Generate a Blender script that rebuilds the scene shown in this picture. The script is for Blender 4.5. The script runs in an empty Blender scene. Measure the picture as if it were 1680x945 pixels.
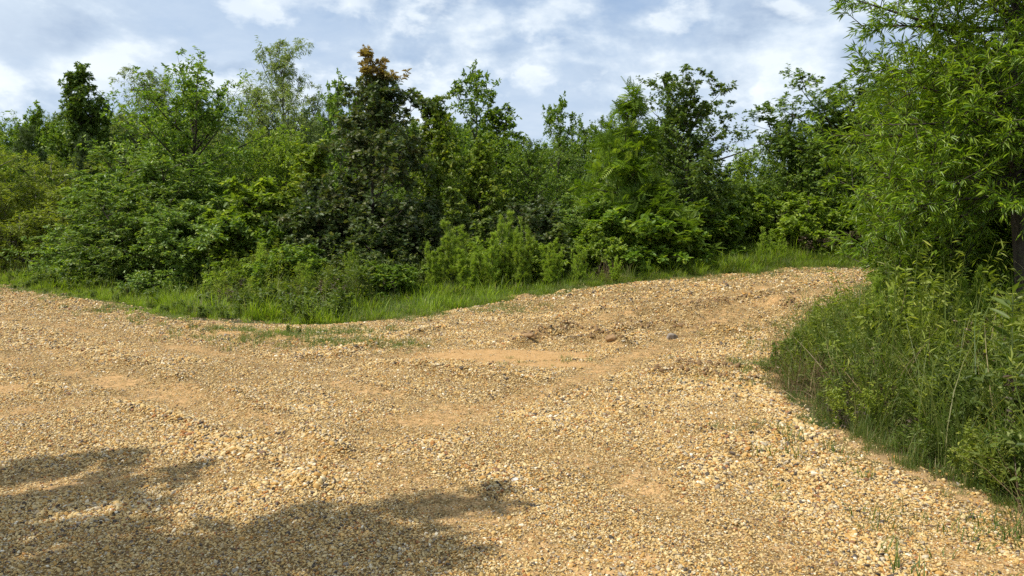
import bpy, math, numpy as np
from mathutils import Vector
R = math.radians
scene = bpy.context.scene
COL = scene.collection
F = 1245.0; PITCH = R(4.7); CH = 1.6            # focal length in photo pixels, camera pitch and height
SUN_AZ = R(-113); SUN_EL = R(57)                  # azimuth clockwise from +Y
SUN = np.array([math.sin(SUN_AZ)*math.cos(SUN_EL), math.cos(SUN_AZ)*math.cos(SUN_EL), math.sin(SUN_EL)])

# ---------------------------------------------------------------- noise
def _h(i, j, s):
    n = (i.astype(np.int64)*374761393 + j.astype(np.int64)*668265263 + s*974634777) & 0xffffffff
    n = ((n ^ (n >> 13))*1274126177) & 0xffffffff
    return ((n ^ (n >> 16)) & 0xffffff)/float(0xffffff)
def vn(x, y, s=0):
    xi = np.floor(x); yi = np.floor(y); fx = x-xi; fy = y-yi
    fx = fx*fx*(3-2*fx); fy = fy*fy*(3-2*fy); xi = xi.astype(np.int64); yi = yi.astype(np.int64)
    a = _h(xi, yi, s); b = _h(xi+1, yi, s); c = _h(xi, yi+1, s); d = _h(xi+1, yi+1, s)
    return (a*(1-fx)+b*fx)*(1-fy)+(c*(1-fx)+d*fx)*fy
def fbm(x, y, s=0, o=4):
    v = 0; a = .5; t = 0
    for k in range(o):
        v = v+a*vn(x, y, s+k*17); t += a; a *= .5; x = x*2.03+11.3; y = y*2.03+5.7
    return v/t
def sst(a, b, x):
    t = np.clip((x-a)/(b-a), 0, 1); return t*t*(3-2*t)

# ---------------------------------------------------------------- terrain
def segdist(x, y, pl):
    d = np.full(np.shape(x), 1e9)
    for (ax, ay), (bx, by) in zip(pl[:-1], pl[1:]):
        dx, dy = bx-ax, by-ay; t = np.clip(((x-ax)*dx+(y-ay)*dy)/(dx*dx+dy*dy+1e-9), 0, 1)
        d = np.minimum(d, np.hypot(x-ax-t*dx, y-ay-t*dy))
    return d
def H0(x, y):
    x = np.asarray(x, float); y = np.asarray(y, float)
    u = y-12.0
    rise = .085*np.where(u > 0, np.sqrt(u*u+.5)-.35, 0)*sst(-.3, 1.2, u+.3)
    rise = np.minimum(rise, .62+.02*np.sqrt(np.maximum(u-7.5, 0)))
    z = rise*sst(-5.5, 1.0, x-0.12*(y-14))
    z = z - .28*np.exp(-(segdist(x, y, [(-40, 36), (-13.5, 23.4), (-7, 16.6), (-3.2, 14.0), (-1.5, 15.2), (2, 18.2)])/1.1)**2)
    z = z + .25*sst(0, 6, y-22-0*x)*sst(2, -4, x)
    z = z + .10*sst(2.8, 4.5, x-.25*(y-9)*(y > 9))*sst(0, 3, y)
    return z
def uv(u, v, Y=None):
    """photo pixel -> world point: on the terrain (Y None) or at depth Y"""
    dc = 472.5-v
    d = np.array([u-840, F*math.cos(PITCH)+dc*math.sin(PITCH), -F*math.sin(PITCH)+dc*math.cos(PITCH)])
    if Y is not None:
        return np.array([0, 0, CH])+d*(Y/d[1])
    y = 2.0
    while y < 60:
        p = np.array([0, 0, CH])+d*(y/d[1])
        if p[2] <= float(H0(p[0], p[1])): return p
        y += .02
    return p
def W(lst): return [tuple(uv(u, v)[:2]) for u, v in lst]
RIDGES = [(W([(850, 568), (885, 556), (930, 546), (985, 552)]), .09, .13),
          (W([(935, 566), (985, 560), (1020, 566)]), .08, .12),
          (W([(1010, 548), (1060, 540), (1110, 540), (1180, 548)]), .06, .16),
          (W([(1070, 612), (1150, 614), (1240, 624)]), .05, .09),
          (W([(1110, 598), (1180, 600), (1240, 603)]), .035, .1),
          (W([(1120, 516), (1190, 500), (1250, 490)]), .07, .2),
          (W([(1270, 500), (1320, 522), (1350, 530)]), .10, .22),
          (W([(940, 640), (1080, 690), (1200, 745)]), .03, .16),
          (W([(560, 585), (700, 610), (900, 640)]), .03, .2),
          (W([(150, 585), (330, 640), (520, 720)]), .03, .2),
          (W([(0, 540), (180, 590), (330, 650)]), .02, .2),
          (W([(640, 500), (760, 498), (860, 490)]), .05, .2),
          (W([(0, 478), (150, 500), (300, 534), (470, 560)]), .04, .25)]
RUTS = [W(q) for q in ([(0, 560), (230, 600), (390, 662), (560, 745)], [(800, 600), (1000, 655), (1100, 692), (1350, 800)], [(560, 622), (850, 690), (1100, 800), (1250, 900)],
        [(60, 640), (300, 700), (520, 800)], [(560, 585), (700, 610), (900, 640), (1100, 640)], [(980, 470), (860, 500), (700, 545), (500, 590)], [(1330, 470), (1180, 490), (1040, 515)])]
def rutline(x, y):
    m = np.zeros(np.shape(x))
    for pl in RUTS: m = np.maximum(m, np.exp(-(segdist(x, y, pl)/.12)**2))
    return m*sst(.35, .65, fbm(x*1.6, y*1.6, 85, 3))
TRACKS = [W(q) for q in ([(0, 585), (250, 640), (500, 720), (800, 860), (950, 940)], [(0, 520), (250, 560), (450, 600), (700, 662), (1000, 760), (1350, 940)],
          [(1400, 468), (1200, 515), (1050, 580), (900, 640), (700, 705), (400, 770), (0, 800)], [(1250, 470), (1050, 512), (800, 552), (600, 592), (300, 640), (0, 680)])]
def track(x, y):
    m = np.zeros(np.shape(x))
    for pl in TRACKS: m = np.maximum(m, np.exp(-(segdist(x, y, pl)/.27)**4))
    return m*(.35+.9*fbm(x*.9, y*.9, 81, 3))
def H(x, y):
    z = H0(x, y)
    near = sst(45, 25, np.hypot(x, y))
    z = z+near*(.10*(fbm(x*.35, y*.35, 5)-.5)+.035*(fbm(x*1.6, y*1.6, 9, 3)-.5)+.018*(fbm(x*6, y*6, 21, 2)-.5))
    br = .5+1.9*fbm(x*5, y*5, 33, 3)
    for pl, h, w in RIDGES:
        z = z+h*br*np.exp(-(segdist(x, y, pl)/w)**2)
    z = z+.065*rutline(x, y)-.02*track(x, y)
    # churned patch in the middle of the driveway
    z = z+.20*(fbm(x*4.5, y*4.5, 41, 3)-.45)*np.exp(-(((x-3.2)/2.6)**2+((y-12.6)/2.6)**2))
    return z

EDGE = ([(-60, 52), (-30, 33)] + W([(-120, 462), (0, 475), (70, 483), (150, 497), (230, 516), (300, 528), (360, 542), (420, 553),
        (480, 556), (560, 546), (620, 534), (680, 522), (750, 512), (800, 502), (870, 489), (930, 480), (1000, 470), (1100, 459),
        (1200, 451), (1240, 452), (1270, 445), (1330, 441), (1410, 439)]) + [(13, 20.5), (18, 23), (22, 21), (15, 17.5)] +
        W([(1500, 462), (1440, 476), (1400, 500), (1350, 515), (1330, 530), (1290, 560), (1240, 596), (1250, 622), (1290, 660), (1340, 700),
           (1400, 738), (1460, 775), (1540, 806), (1620, 842), (1680, 872)]) + [(2.75, 3.0), (2.9, 0), (3.2, -12), (-60, -12)])
ISLES = [(uv(u, v), rx, ry, s) for u, v, rx, ry, s in ((505, 534, 1.1, .7, 1.9), (590, 526, .7, .6, 1.7), (700, 505, .6, .25, .5), (1000, 566, .1, .1, 0))]
def sdf(x, y):
    """distance to the gravel's edge, negative on the gravel"""
    x = np.asarray(x, float); y = np.asarray(y, float)
    ins = np.zeros(x.shape, bool); P = EDGE
    for (ax, ay), (bx, by) in zip(P, P[1:]+P[:1]):
        c = ((ay > y) != (by > y)) & (x < (bx-ax)*(y-ay)/((by-ay) if by != ay else 1e-9)+ax)
        ins ^= c
    d = segdist(x, y, P+P[:1])
    d = np.where(ins, -d, d)
    for p, rx, ry, s in ISLES: d = d-s*np.exp(-((x-p[0])/rx)**2-((y-p[1])/ry)**2)
    return d+.8*(fbm(x*1.1, y*1.1, 61, 4)-.5)+.35*(fbm(x*4, y*4, 63, 3)-.5)
CLAY = [(820, 583, .95, .28, 1.6), (910, 596, .5, .16, 1.2), (620, 577, .7, .2, .35), (400, 548, .6, .3, .9), (470, 556, .7, .3, .8), (170, 580, .9, .3, .7), (120, 560, .8, .3, .5), (390, 665, .5, .25, .6),
        (690, 690, .7, .3, .6), (560, 655, .5, .2, .35), (1000, 935, .35, .25, .8), (900, 560, .5, .2, .6), (1180, 520, .9, .4, .55), (1290, 500, .9, .5, .6),
        (1230, 640, .3, .3, .6), (20, 640, .4, .3, .7), (840, 830, .2, .12, .6), (350, 900, .4, .2, .5), (1060, 580, .6, .2, .45),
        (1300, 560, .5, .5, .6), (520, 545, .8, .3, .6), (1640, 935, .4, .3, .6)]
CLAYW = [(uv(u, v), rx, ry, s) for u, v, rx, ry, s in CLAY]
def clay(x, y):
    m = .28*sst(.60, .78, fbm(x*.8, y*.8, 71, 4))
    for p, rx, ry, s in CLAYW:
        m = np.maximum(m, .62*s*np.exp(-(((x-p[0])/rx/1.2)**2+((y-p[1])/ry/1.5)**2)**1.5))
    m = np.maximum(m, .42*track(x, y))
    return np.clip(m*(.35+1.35*fbm(x*3.3, y*3.3, 77, 4)), 0, 1)

# ---------------------------------------------------------------- mesh helpers
def mk(name, V, polys, mat=None, smooth=False, attrs=None):
    """V (n,3); polys: list of (m,k) index arrays; attrs: name -> per-face floats"""
    me = bpy.data.meshes.new(name)
    V = np.ascontiguousarray(V, dtype=np.float32)
    polys = [np.asarray(p, dtype=np.int32) for p in polys if len(p)]
    me.vertices.add(len(V)); me.vertices.foreach_set('co', V.ravel())
    nl = sum(p.size for p in polys); nf = sum(len(p) for p in polys)
    me.loops.add(nl); me.polygons.add(nf)
    me.loops.foreach_set('vertex_index', np.concatenate([p.ravel() for p in polys]))
    tot = np.concatenate([np.full(len(p), p.shape[1], np.int32) for p in polys])
    st = np.zeros(nf, np.int32); st[1:] = np.cumsum(tot)[:-1]
    me.polygons.foreach_set('loop_start', st)
    try: me.polygons.foreach_set('loop_total', tot)
    except Exception: pass
    if smooth: me.polygons.foreach_set('use_smooth', np.ones(nf, bool))
    for k, a in (attrs or {}).items():
        a = np.asarray(a, np.float32)
        at = me.attributes.new(k, 'FLOAT', 'FACE' if len(a) == nf else 'POINT'); at.data.foreach_set('value', a)
    me.update(calc_edges=True)
    if mat: me.materials.append(mat)
    return me
def ob(name, data, parent=None, loc=None):
    o = bpy.data.objects.new(name, data); COL.objects.link(o)
    if parent: o.parent = parent
    if loc is not None: o.location = loc
    return o
def tag(o, label=None, cat=None, group=None, kind=None):
    if label: o['label'] = label
    if cat: o['category'] = cat
    if group: o['group'] = group
    if kind: o['kind'] = kind
    return o
def nrm(a): return a/(np.linalg.norm(a, axis=-1, keepdims=True)+1e-9)

# ---------------------------------------------------------------- materials
def newmat(name):
    m = bpy.data.materials.new(name); m.use_nodes = True; m.node_tree.nodes.clear(); return m, m.node_tree
class N:
    def __init__(s, nt): s.nt = nt
    def __call__(s, t, **k):
        n = s.nt.nodes.new(t); ins = k.pop('i', {})
        for a, b in k.items(): setattr(n, a, b)
        for a, b in ins.items():
            if isinstance(b, bpy.types.NodeSocket): s.nt.links.new(b, n.inputs[a])
            else: n.inputs[a].default_value = b
        return n
    def ramp(s, fac, stops, interp='LINEAR'):
        n = s.nt.nodes.new('ShaderNodeValToRGB'); s.nt.links.new(fac, n.inputs[0]); cr = n.color_ramp; cr.interpolation = interp
        while len(cr.elements) < len(stops): cr.elements.new(.5)
        for e, (p, c) in zip(cr.elements, stops): e.position = p; e.color = (*c, 1) if len(c) == 3 else c
        return n.outputs[0]
    def math(s, op, a, b=0., c=None):
        n = s.nt.nodes.new('ShaderNodeMath'); n.operation = op
        for k, q in enumerate((a, b, c)):
            if q is None: continue
            if isinstance(q, bpy.types.NodeSocket): s.nt.links.new(q, n.inputs[k])
            else: n.inputs[k].default_value = q
        return n.outputs[0]
    def mix(s, f, a, b, bt='MIX'):
        n = s.nt.nodes.new('ShaderNodeMix'); n.data_type = 'RGBA'; n.blend_type = bt
        for k, q in ((0, f), (6, a), (7, b)):
            if isinstance(q, bpy.types.NodeSocket): s.nt.links.new(q, n.inputs[k])
            else: n.inputs[k].default_value = q if k == 0 else (*q, 1)
        return n.outputs[2]
def leaf_mat(name, stops, trans=.32, tcol=(1.5, 1.6, .5), rough=.5, clump=None, tipcol=None, spec=.35):
    m, nt = newmat(name); n = N(nt)
    a = n('ShaderNodeAttribute', attribute_name='lv').outputs['Fac']
    c = n.ramp(a, stops)
    if clump:
        geo = n('ShaderNodeTexCoord').outputs['Object']
        f = n.ramp(n('ShaderNodeTexNoise', i={'Vector': geo, 'Scale': clump[1], 'Detail': 2.}).outputs['Fac'], [(clump[2], (0, 0, 0)), (clump[3], (1, 1, 1))])
        c = n.mix(f, c, clump[0])
    if tipcol:
        t = n('ShaderNodeAttribute', attribute_name='tip').outputs['Fac']
        c = n.mix(t, c, tipcol)
    oi = n('ShaderNodeObjectInfo').outputs['Random']
    v = n.math('MULTIPLY_ADD', oi, .3, .85)
    c = n.mix(1., c, n('ShaderNodeCombineColor', i={0: v, 1: v, 2: v}).outputs[0], 'MULTIPLY')
    p = n('ShaderNodeBsdfPrincipled', i={'Base Color': c, 'Roughness': rough, 'Specular IOR Level': spec})
    tc = n.mix(1., c, tcol, 'MULTIPLY')
    tr = n('ShaderNodeBsdfTranslucent', i={'Color': tc})
    mx = n('ShaderNodeMixShader', i={0: trans, 1: p.outputs[0], 2: tr.outputs[0]})
    n('ShaderNodeOutputMaterial', i={'Surface': mx.outputs[0]})
    return m
def bark_mat(name, a, b, scale=18):
    m, nt = newmat(name); n = N(nt)
    tc = n('ShaderNodeTexCoord').outputs['Object']
    mp = n('ShaderNodeMapping', i={'Vector': tc, 'Scale': (1, 1, .25)}).outputs[0]
    nz = n('ShaderNodeTexNoise', i={'Vector': mp, 'Scale': float(scale), 'Detail': 5.}).outputs['Fac']
    c = n.ramp(nz, [(.3, a), (.7, b)])
    bp = n('ShaderNodeBump', i={'Height': nz, 'Strength': .6, 'Distance': .02}).outputs[0]
    p = n('ShaderNodeBsdfPrincipled', i={'Base Color': c, 'Roughness': .9, 'Normal': bp, 'Specular IOR Level': .15})
    n('ShaderNodeOutputMaterial', i={'Surface': p.outputs[0]})
    return m
G = lambda r, g, b: (r*2.4, g*1.85, b*1.4)
L_ = dict(
    dark=leaf_mat('leaf_dark_green', [(0, G(.028, .062, .014)), (.6, G(.054, .108, .022)), (1, G(.10, .16, .035))], .28, rough=.42),
    mid=leaf_mat('leaf_mid_green', [(0, G(.035, .080, .014)), (.6, G(.065, .130, .022)), (1, G(.12, .19, .035))], .36),
    light=leaf_mat('leaf_light_green', [(0, G(.05, .10, .016)), (.6, G(.09, .16, .024)), (1, G(.16, .24, .05))], .42),
    willow=leaf_mat('leaf_willow', [(0, G(.06, .11, .035)), (.6, G(.10, .16, .055)), (1, G(.16, .22, .09))], .4, tcol=(1.3, 1.4, .7)),
    olive=leaf_mat('leaf_olive', [(0, G(.06, .10, .016)), (.6, G(.095, .15, .026)), (1, G(.15, .20, .05))], .38, rough=.5),
    shrub=leaf_mat('leaf_shrub', [(0, G(.042, .090, .024)), (.6, G(.075, .145, .035)), (1, G(.14, .21, .07))], .34, rough=.42),
    redoak=leaf_mat('leaf_red_oak', [(0, (.042, .072, .02)), (.5, (.088, .130, .036)), (.8, (.13, .155, .05)), (1, (.20, .20, .09))], .28, rough=.48, spec=.4,
                    clump=((.14, .13, .04), 1.3, .60, .76), tipcol=(.28, .19, .06)),
    yelloak=leaf_mat('leaf_yellow_oak', [(0, G(.040, .080, .013)), (.6, G(.072, .130, .02)), (1, G(.13, .18, .03))], .34, clump=((.22, .22, .035), 1.1, .58, .78)),
    mimosa=leaf_mat('leaf_fern', [(0, G(.04, .09, .012)), (.6, G(.07, .14, .018)), (1, G(.12, .20, .03))], .36),
    pine=leaf_mat('needle', [(0, G(.02, .045, .014)), (1, G(.05, .09, .028))], .15),
    woak=leaf_mat('leaf_willow_oak', [(0, G(.035, .085, .012)), (.6, G(.075, .15, .018)), (1, G(.13, .22, .03))], .38, rough=.36, spec=.45, tipcol=(.20, .27, .02)),
    brown=leaf_mat('leaf_brown', [(0, (.05, .035, .025)), (.6, (.10, .07, .05)), (1, (.24, .17, .12))], .25),
    weed=leaf_mat('leaf_weed', [(0, (.07, .11, .02)), (.6, (.14, .19, .035)), (1, (.27, .30, .09))], .36),
    fennel=leaf_mat('leaf_fennel', [(0, G(.08, .15, .025)), (.7, G(.13, .22, .04)), (1, G(.19, .27, .07))], .42),
    grass=leaf_mat('grass_blade', [(0, (.13, .19, .018)), (.6, (.27, .36, .03)), (.88, (.32, .39, .05)), (1, (.45, .40, .16))], .45, rough=.5, clump=((.13, .19, .03), .9, .5, .68)),
    dgrass=leaf_mat('grass_dull', [(0, (.07, .12, .02)), (.6, (.12, .17, .03)), (.85, (.20, .22, .06)), (1, (.42, .33, .17))], .38),
    dry=leaf_mat('grass_dry', [(0, (.12, .08, .045)), (.6, (.25, .17, .09)), (1, (.50, .38, .20))], .25, tcol=(1, 1, .8)),
    flower=leaf_mat('flower_pale', [(0, (.6, .55, .6)), (1, (.75, .6, .75))], .3, tcol=(1, 1, 1)),
)
BARK = bark_mat('bark_brown', (.035, .028, .020), (.11, .09, .07))
BARKG = bark_mat('bark_grey', (.07, .062, .05), (.2, .18, .15))
STEM = bark_mat('stem_green', (.05, .08, .02), (.12, .14, .05), 30)
STEMB = bark_mat('stem_dry', (.10, .07, .04), (.25, .19, .12), 30)

# ---------------------------------------------------------------- plant building
# leaf templates: verts (along, side, normal), faces
def T_oval(w=.5, fold=.12, curl=-.10):
    V = [(0, 0, 0), (.3, -w*.42, fold), (.72, -w*.36, fold*.7+curl*.5), (1, 0, curl), (.72, w*.36, fold*.7+curl*.5), (.3, w*.42, fold)]
    return np.array(V), [(0, 3, 2, 1), (0, 5, 4, 3)]
def T_lance(w=.2, curl=-.15):
    V = [(0, 0, 0), (.45, -w*.5, .03), (1, 0, curl), (.45, w*.5, .03)]
    return np.array(V), [(0, 2, 1), (0, 3, 2)]
def T_lobed(w=.75, fold=.08):
    V = [(0, 0, 0), (.22, -.22*w, fold), (.30, -.55*w, fold*2), (.42, -.16*w, fold*.5), (.58, -.55*w, fold*1.5), (.68, -.14*w, 0), (.84, -.30*w, 0), (1, 0, -.1)]
    R_ = [(a, -b, c) for a, b, c in V[1:7]]
    V = V+R_
    return np.array(V), [(0, 3, 2, 1), (0, 5, 4, 3), (0, 7, 6, 5), (0, 8, 9, 10), (0, 10, 11, 12), (0, 12, 13, 7)]
def T_frond(n=9, w=.34):
    V = []; Fc = []
    for k in range(n):
        t = (k+.6)/n; L = w*math.sin(math.pi*min(1, .15+.8*t))**.7*.9+.03
        for s in (-1, 1):
            b = len(V); dz = -.16*t*t
            V += [(t, 0, dz), (t+.075, s*L*.5-.0, dz+.02), (t+.10, s*L, dz-.03), (t-.01, s*L*.5, dz+.01)]
            Fc.append((b, b+1, b+2, b+3) if s < 0 else (b, b+3, b+2, b+1))
    return np.array(V), Fc
def T_needles(n=9):
    V = []; Fc = []; rg = np.random.default_rng(5)
    for k in range(n):
        a = k*2.4; sp = .5+.3*rg.random(); b = len(V); d = np.array([1-.2*rg.random(), math.cos(a)*sp, math.sin(a)*sp]); s = np.cross(d, (.3, .2, .9)); s = s/np.linalg.norm(s)*.022
        V += [tuple(-s), tuple(s), tuple(d)]; Fc.append((b, b+1, b+2))
    return np.array(V), Fc
def T_threads(n=7):
    V = []; Fc = []; rg = np.random.default_rng(6)
    for k in range(n):
        t = k/n*.6; a = k*2.4; d = np.array([.45, math.cos(a)*.42, math.sin(a)*.42]); b = len(V); s = np.cross(d, (.2, .3, .9)); s = s/np.linalg.norm(s)*.045
        o = np.array([t, 0, 0]); V += [tuple(o-s), tuple(o+s), tuple(o+d)]; Fc.append((b, b+1, b+2))
    V += [(0, -.015, 0), (0, .015, 0), (1, 0, 0)]; b = len(V)-3; Fc.append((b, b+1, b+2))
    return np.array(V), Fc

def bez(P, t):
    """P (N,3,3), t (N,m) -> (N,m,3) and tangents"""
    t = t[..., None]; A, B, C = P[:, None, 0], P[:, None, 1], P[:, None, 2]
    return A*(1-t)**2+2*B*t*(1-t)+C*t*t, nrm(2*(1-t)*(B-A)+2*t*(C-B))
def perp(T, rng, roll=None):
    up = np.zeros_like(T); up[..., 2] = 1; up[..., 0] = .13
    a = nrm(np.cross(T, up)); b = np.cross(T, a)
    ph = roll if roll is not None else rng.random(T.shape[:-1])*6.283
    ph = ph[..., None]
    return a*np.cos(ph)+b*np.sin(ph)
def kids(rng, P, n, s0, s1, ratio, ang, up=.1, curve=.1, taper=.55, jit=.35, flat=0., skip=0.):
    Nn = len(P); L = np.linalg.norm(P[:, 2]-P[:, 0], axis=1)
    s = s0+(s1-s0)*(np.arange(n)[None]+rng.random((Nn, n)))/n
    p, T = bez(P, s)
    roll = np.arange(n)[None]*2.4+rng.random((Nn, 1))*6.28+rng.normal(0, .5, (Nn, n))
    q = perp(T, rng, roll)
    if flat: q[..., 2] *= (1-flat); q = nrm(q)
    a = ang*(1+rng.normal(0, .25, (Nn, n)))[..., None]
    d = T*np.cos(a)+q*np.sin(a); d[..., 2] += up; d = nrm(d)
    ln = (L[:, None]*ratio*(1-taper*s)*np.clip(1+rng.normal(0, jit, (Nn, n)), .3, 1.7))[..., None]
    mid = p+d*ln*.5+rng.normal(0, .06, p.shape)*ln; end = p+d*ln+rng.normal(0, .05, p.shape)*ln; end[..., 2] += (curve*ln)[..., 0]
    out = np.stack([p, mid, end], 2).reshape(-1, 3, 3)
    out = out[rng.random(len(out)) < np.clip(np.repeat(L, n)/np.percentile(L, 65), .25, 1)]
    return out
def tubes(P, r0, r1, segs, sides):
    t = np.tile(np.linspace(0, 1, segs+1), (len(P), 1)); p, T = bez(P, t)
    up = np.zeros_like(T); up[..., 2] = .2; up[..., 0] = 1; up[..., 1] = .3
    a = nrm(np.cross(T, up)); b = np.cross(T, a)
    r0 = np.broadcast_to(r0, (len(P),)); r1 = np.broadcast_to(r1, (len(P),))
    r = (r0[:, None]*(1-t)+r1[:, None]*t)[..., None, None]
    ph = np.arange(sides)*2*np.pi/sides
    V = p[:, :, None]+r*(a[:, :, None]*np.cos(ph)[None, None, :, None]+b[:, :, None]*np.sin(ph)[None, None, :, None])
    V = V.reshape(-1, 3); n = len(P)
    i = (np.arange(n)*(segs+1)*sides)[:, None, None]; j = (np.arange(segs)*sides)[None, :, None]; k = np.arange(sides)[None, None]; k2 = (k+1) % sides
    Q = np.stack([i+j+k, i+j+k2, i+j+sides+k2, i+j+sides+k], -1).reshape(-1, 4)
    return V, Q
def joinm(parts):
    Vs = []; Qs = []; o = 0
    for V, Q in parts: Vs.append(V); Qs.append(Q+o); o += len(V)
    return np.concatenate(Vs), np.concatenate(Qs)
def leaves(rng, p, ax, nr, size, tmpl, extra=None):
    """p, ax, nr (n,3); size (n,) -> V, polys, lv"""
    V0, F0 = tmpl; n = len(p); k = len(V0)
    ax = nrm(ax); sd = nrm(np.cross(nr, ax)); nn = np.cross(ax, sd)
    V = p[:, None]+size[:, None, None]*(V0[None, :, 0, None]*ax[:, None]+V0[None, :, 1, None]*sd[:, None]+V0[None, :, 2, None]*nn[:, None])
    V = V.reshape(-1, 3); off = (np.arange(n)*k)[:, None]
    lv = np.clip(rng.normal(.48, .30, n), 0, 1)
    polys = {}; at = {}; tp = {}
    for f in F0:
        polys.setdefault(len(f), []).append(off+np.array(f)[None]); at.setdefault(len(f), []).append(lv)
        if extra is not None: tp.setdefault(len(f), []).append(extra)
    ks = sorted(polys)
    P = [np.concatenate(polys[q]) for q in ks]; A = np.concatenate([np.concatenate(at[q]) for q in ks])
    X = np.concatenate([np.concatenate(tp[q]) for q in ks]) if extra is not None else None
    return V, P, A, X
def twig_leaves(rng, tw, per, tmpl, size, droop=.2, spread=.9, up=.8, tipfn=None, s0=.15, szv=.25, fwd=.6):
    s = s0+(1-s0)*(np.arange(per)[None]+rng.random((len(tw), per)))/per
    p, T = bez(tw, s); q = perp(T, rng)
    ax = T*fwd+q*spread; ax[..., 2] -= droop
    nr = rng.normal(0, .75, p.shape); nr[..., 2] = np.abs(nr[..., 2])*.5+up
    sz = size*np.clip(1+rng.normal(0, szv, s.shape), .4, 1.6)
    p = p.reshape(-1, 3)
    ex = tipfn(p, s.ravel()) if tipfn else None
    return leaves(rng, p, ax.reshape(-1, 3), nr.reshape(-1, 3), sz.ravel(), tmpl, ex)
PROF = dict(cone=lambda s: .10+.92*np.clip(1.02-s, 0, 1)**.85, oval=lambda s: np.sqrt(np.clip(1-((s-.42)/.62)**2, .02, 1)), dome=lambda s: np.sqrt(np.clip(1-((s-.2)/.85)**2, .03, 1)),
            col=lambda s: .8-.5*s**3, vase=lambda s: .45+.55*np.sin(s*2.6), ragged=lambda s: (1.05-s)**.5)
def plant(seed, h=6., r=2., t0=.12, prof='oval', n1=55, n2=8, n3=6, per=8, el=(5, 60), leaf=None, size=.1, mat='mid', bark=BARK, stems=1, spread=.25,
          r0=.07, r2=.42, r3=.5, flat=0., curve=.15, droop=.2, up=.8, lean=.05, tip=None, jit=.3, a2=.9, a3=.9, lspread=.9, fwd=.6, szv=.25, s2=.15, top=9, upn=.1, boughs=None, b1leaf=0):
    rng = np.random.default_rng(seed)
    st = []
    for k in range(stems):
        a = rng.random()*6.28; w = spread*h*(rng.random()**.5 if stems > 1 else 0); b = np.array([math.cos(a), math.sin(a), 0])*(.05*h*rng.random() if stems > 1 else 0)
        hh = h*(1-.35*rng.random() if stems > 1 and k else 1)
        e = b+np.array([math.cos(a)*w, math.sin(a)*w, hh])+rng.normal(0, lean*h, 3)*(1, 1, 0)
        m = b+(e-b)*.5+rng.normal(0, lean*h*.6, 3)*(1, 1, 0); m[2] += .12*w
        st.append([b, m, e])
    st = np.array(st)
    s = np.sort(t0+(1-t0)*((np.arange(n1)[None]+rng.random((stems, n1)))/n1)**1.25, 1)*.985
    p, T = bez(st, s)
    az = np.arange(n1)[None]*2.4+rng.random((stems, 1))*6.28+rng.normal(0, .45, s.shape)
    sv = np.clip((s-t0)/(1-t0), 0, 1)
    ee = np.radians(el[0]+(el[1]-el[0])*sv**1.3)+rng.normal(0, .16, s.shape)
    d = np.stack([np.cos(az)*np.cos(ee), np.sin(az)*np.cos(ee), np.sin(ee)], -1)
    ln = (r*PROF[prof](sv)*np.clip(1+rng.normal(0, jit, s.shape), .35, 1.5))[..., None]
    mid = p+d*ln*.5+rng.normal(0, .05, p.shape)*ln; end = p+d*ln+rng.normal(0, .06, p.shape)*ln; end[..., 2] += (curve*ln)[..., 0]
    B1 = np.stack([p, mid, end], 2).reshape(-1, 3, 3)
    if boughs is not None: B1 = boughs
    if top:  # leading shoots
        sel = rng.integers(0, len(B1), top*4); sel = sel[B1[sel, 2, 2] > h*.45][:top*2]
        q = B1[sel, 2]*.75+B1[sel, 0]*.25; l = h*(.06+.10*rng.random(len(q))); a = rng.random(len(q))*6.28
        e = q+np.stack([np.cos(a)*l*.35, np.sin(a)*l*.35, l], 1); X1 = np.stack([q, (q+e)/2, e], 1)
        tp = st[rng.integers(0, stems, 3)]; q, _ = bez(tp, np.full((3, 1), .95)); q = q[:, 0]; l = h*(.04+.06*rng.random(3)); a = rng.random(3)*6.28
        e = q+np.stack([np.cos(a)*l*.5, np.sin(a)*l*.5, l], 1); B1 = np.concatenate([B1, X1, np.stack([q, (q+e)/2, e], 1)])
    B2 = kids(rng, B1, n2, s2, 1., r2, a2, up=upn, flat=flat, curve=.08, taper=.55 if boughs is None else .3)
    B3 = kids(rng, B2, n3, .15, 1., r3, a3, up=upn, flat=flat, curve=0.02, taper=.4)
    tw = np.concatenate([B3, B2]) if n3 else B2
    if b1leaf: tw = np.concatenate([tw]+[B1]*b1leaf)
    L1 = np.linalg.norm(B1[:, 2]-B1[:, 0], axis=1)
    tr = [tubes(st, r0, r0*.12, 12, 8), tubes(B1, np.maximum(.006, L1*.014+.004), .003, 4, 4), tubes(B2, .005, .002, 2, 3)]
    if len(B3) < 9000 and n3: tr.append(tubes(B3, .0025, .001, 1, 3))
    V, Q = joinm(tr)
    tm = mk('trunk', V, [Q], bark, smooth=True)
    tf = None
    if tip is not None:
        tf = (lambda p_, s_: np.clip(sst(tip[0], 1, s_)*tip[1]*(vn(p_[:, 0]*2.2+p_[:, 1], p_[:, 2]*2.2+p_[:, 1]*2, seed) > .45)*1. + (sst(tip[2], 1.0, p_[:, 2]/h)*.9 if tip[2] else 0), 0, 1))
    LV, LP, A, X = twig_leaves(rng, tw, per, leaf, size, droop, lspread, up, tf, szv=szv, fwd=fwd)
    at = {'lv': A}
    if X is not None: at['tip'] = X
    cm = mk('crown', LV, LP, L_[mat], attrs=at)
    w = (np.percentile(np.abs(LV[:, 0]), 97)+np.percentile(np.abs(LV[:, 1]), 97))
    return tm, cm, float(np.percentile(LV[:, 2], 99.9)), float(w), len(A)

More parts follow.
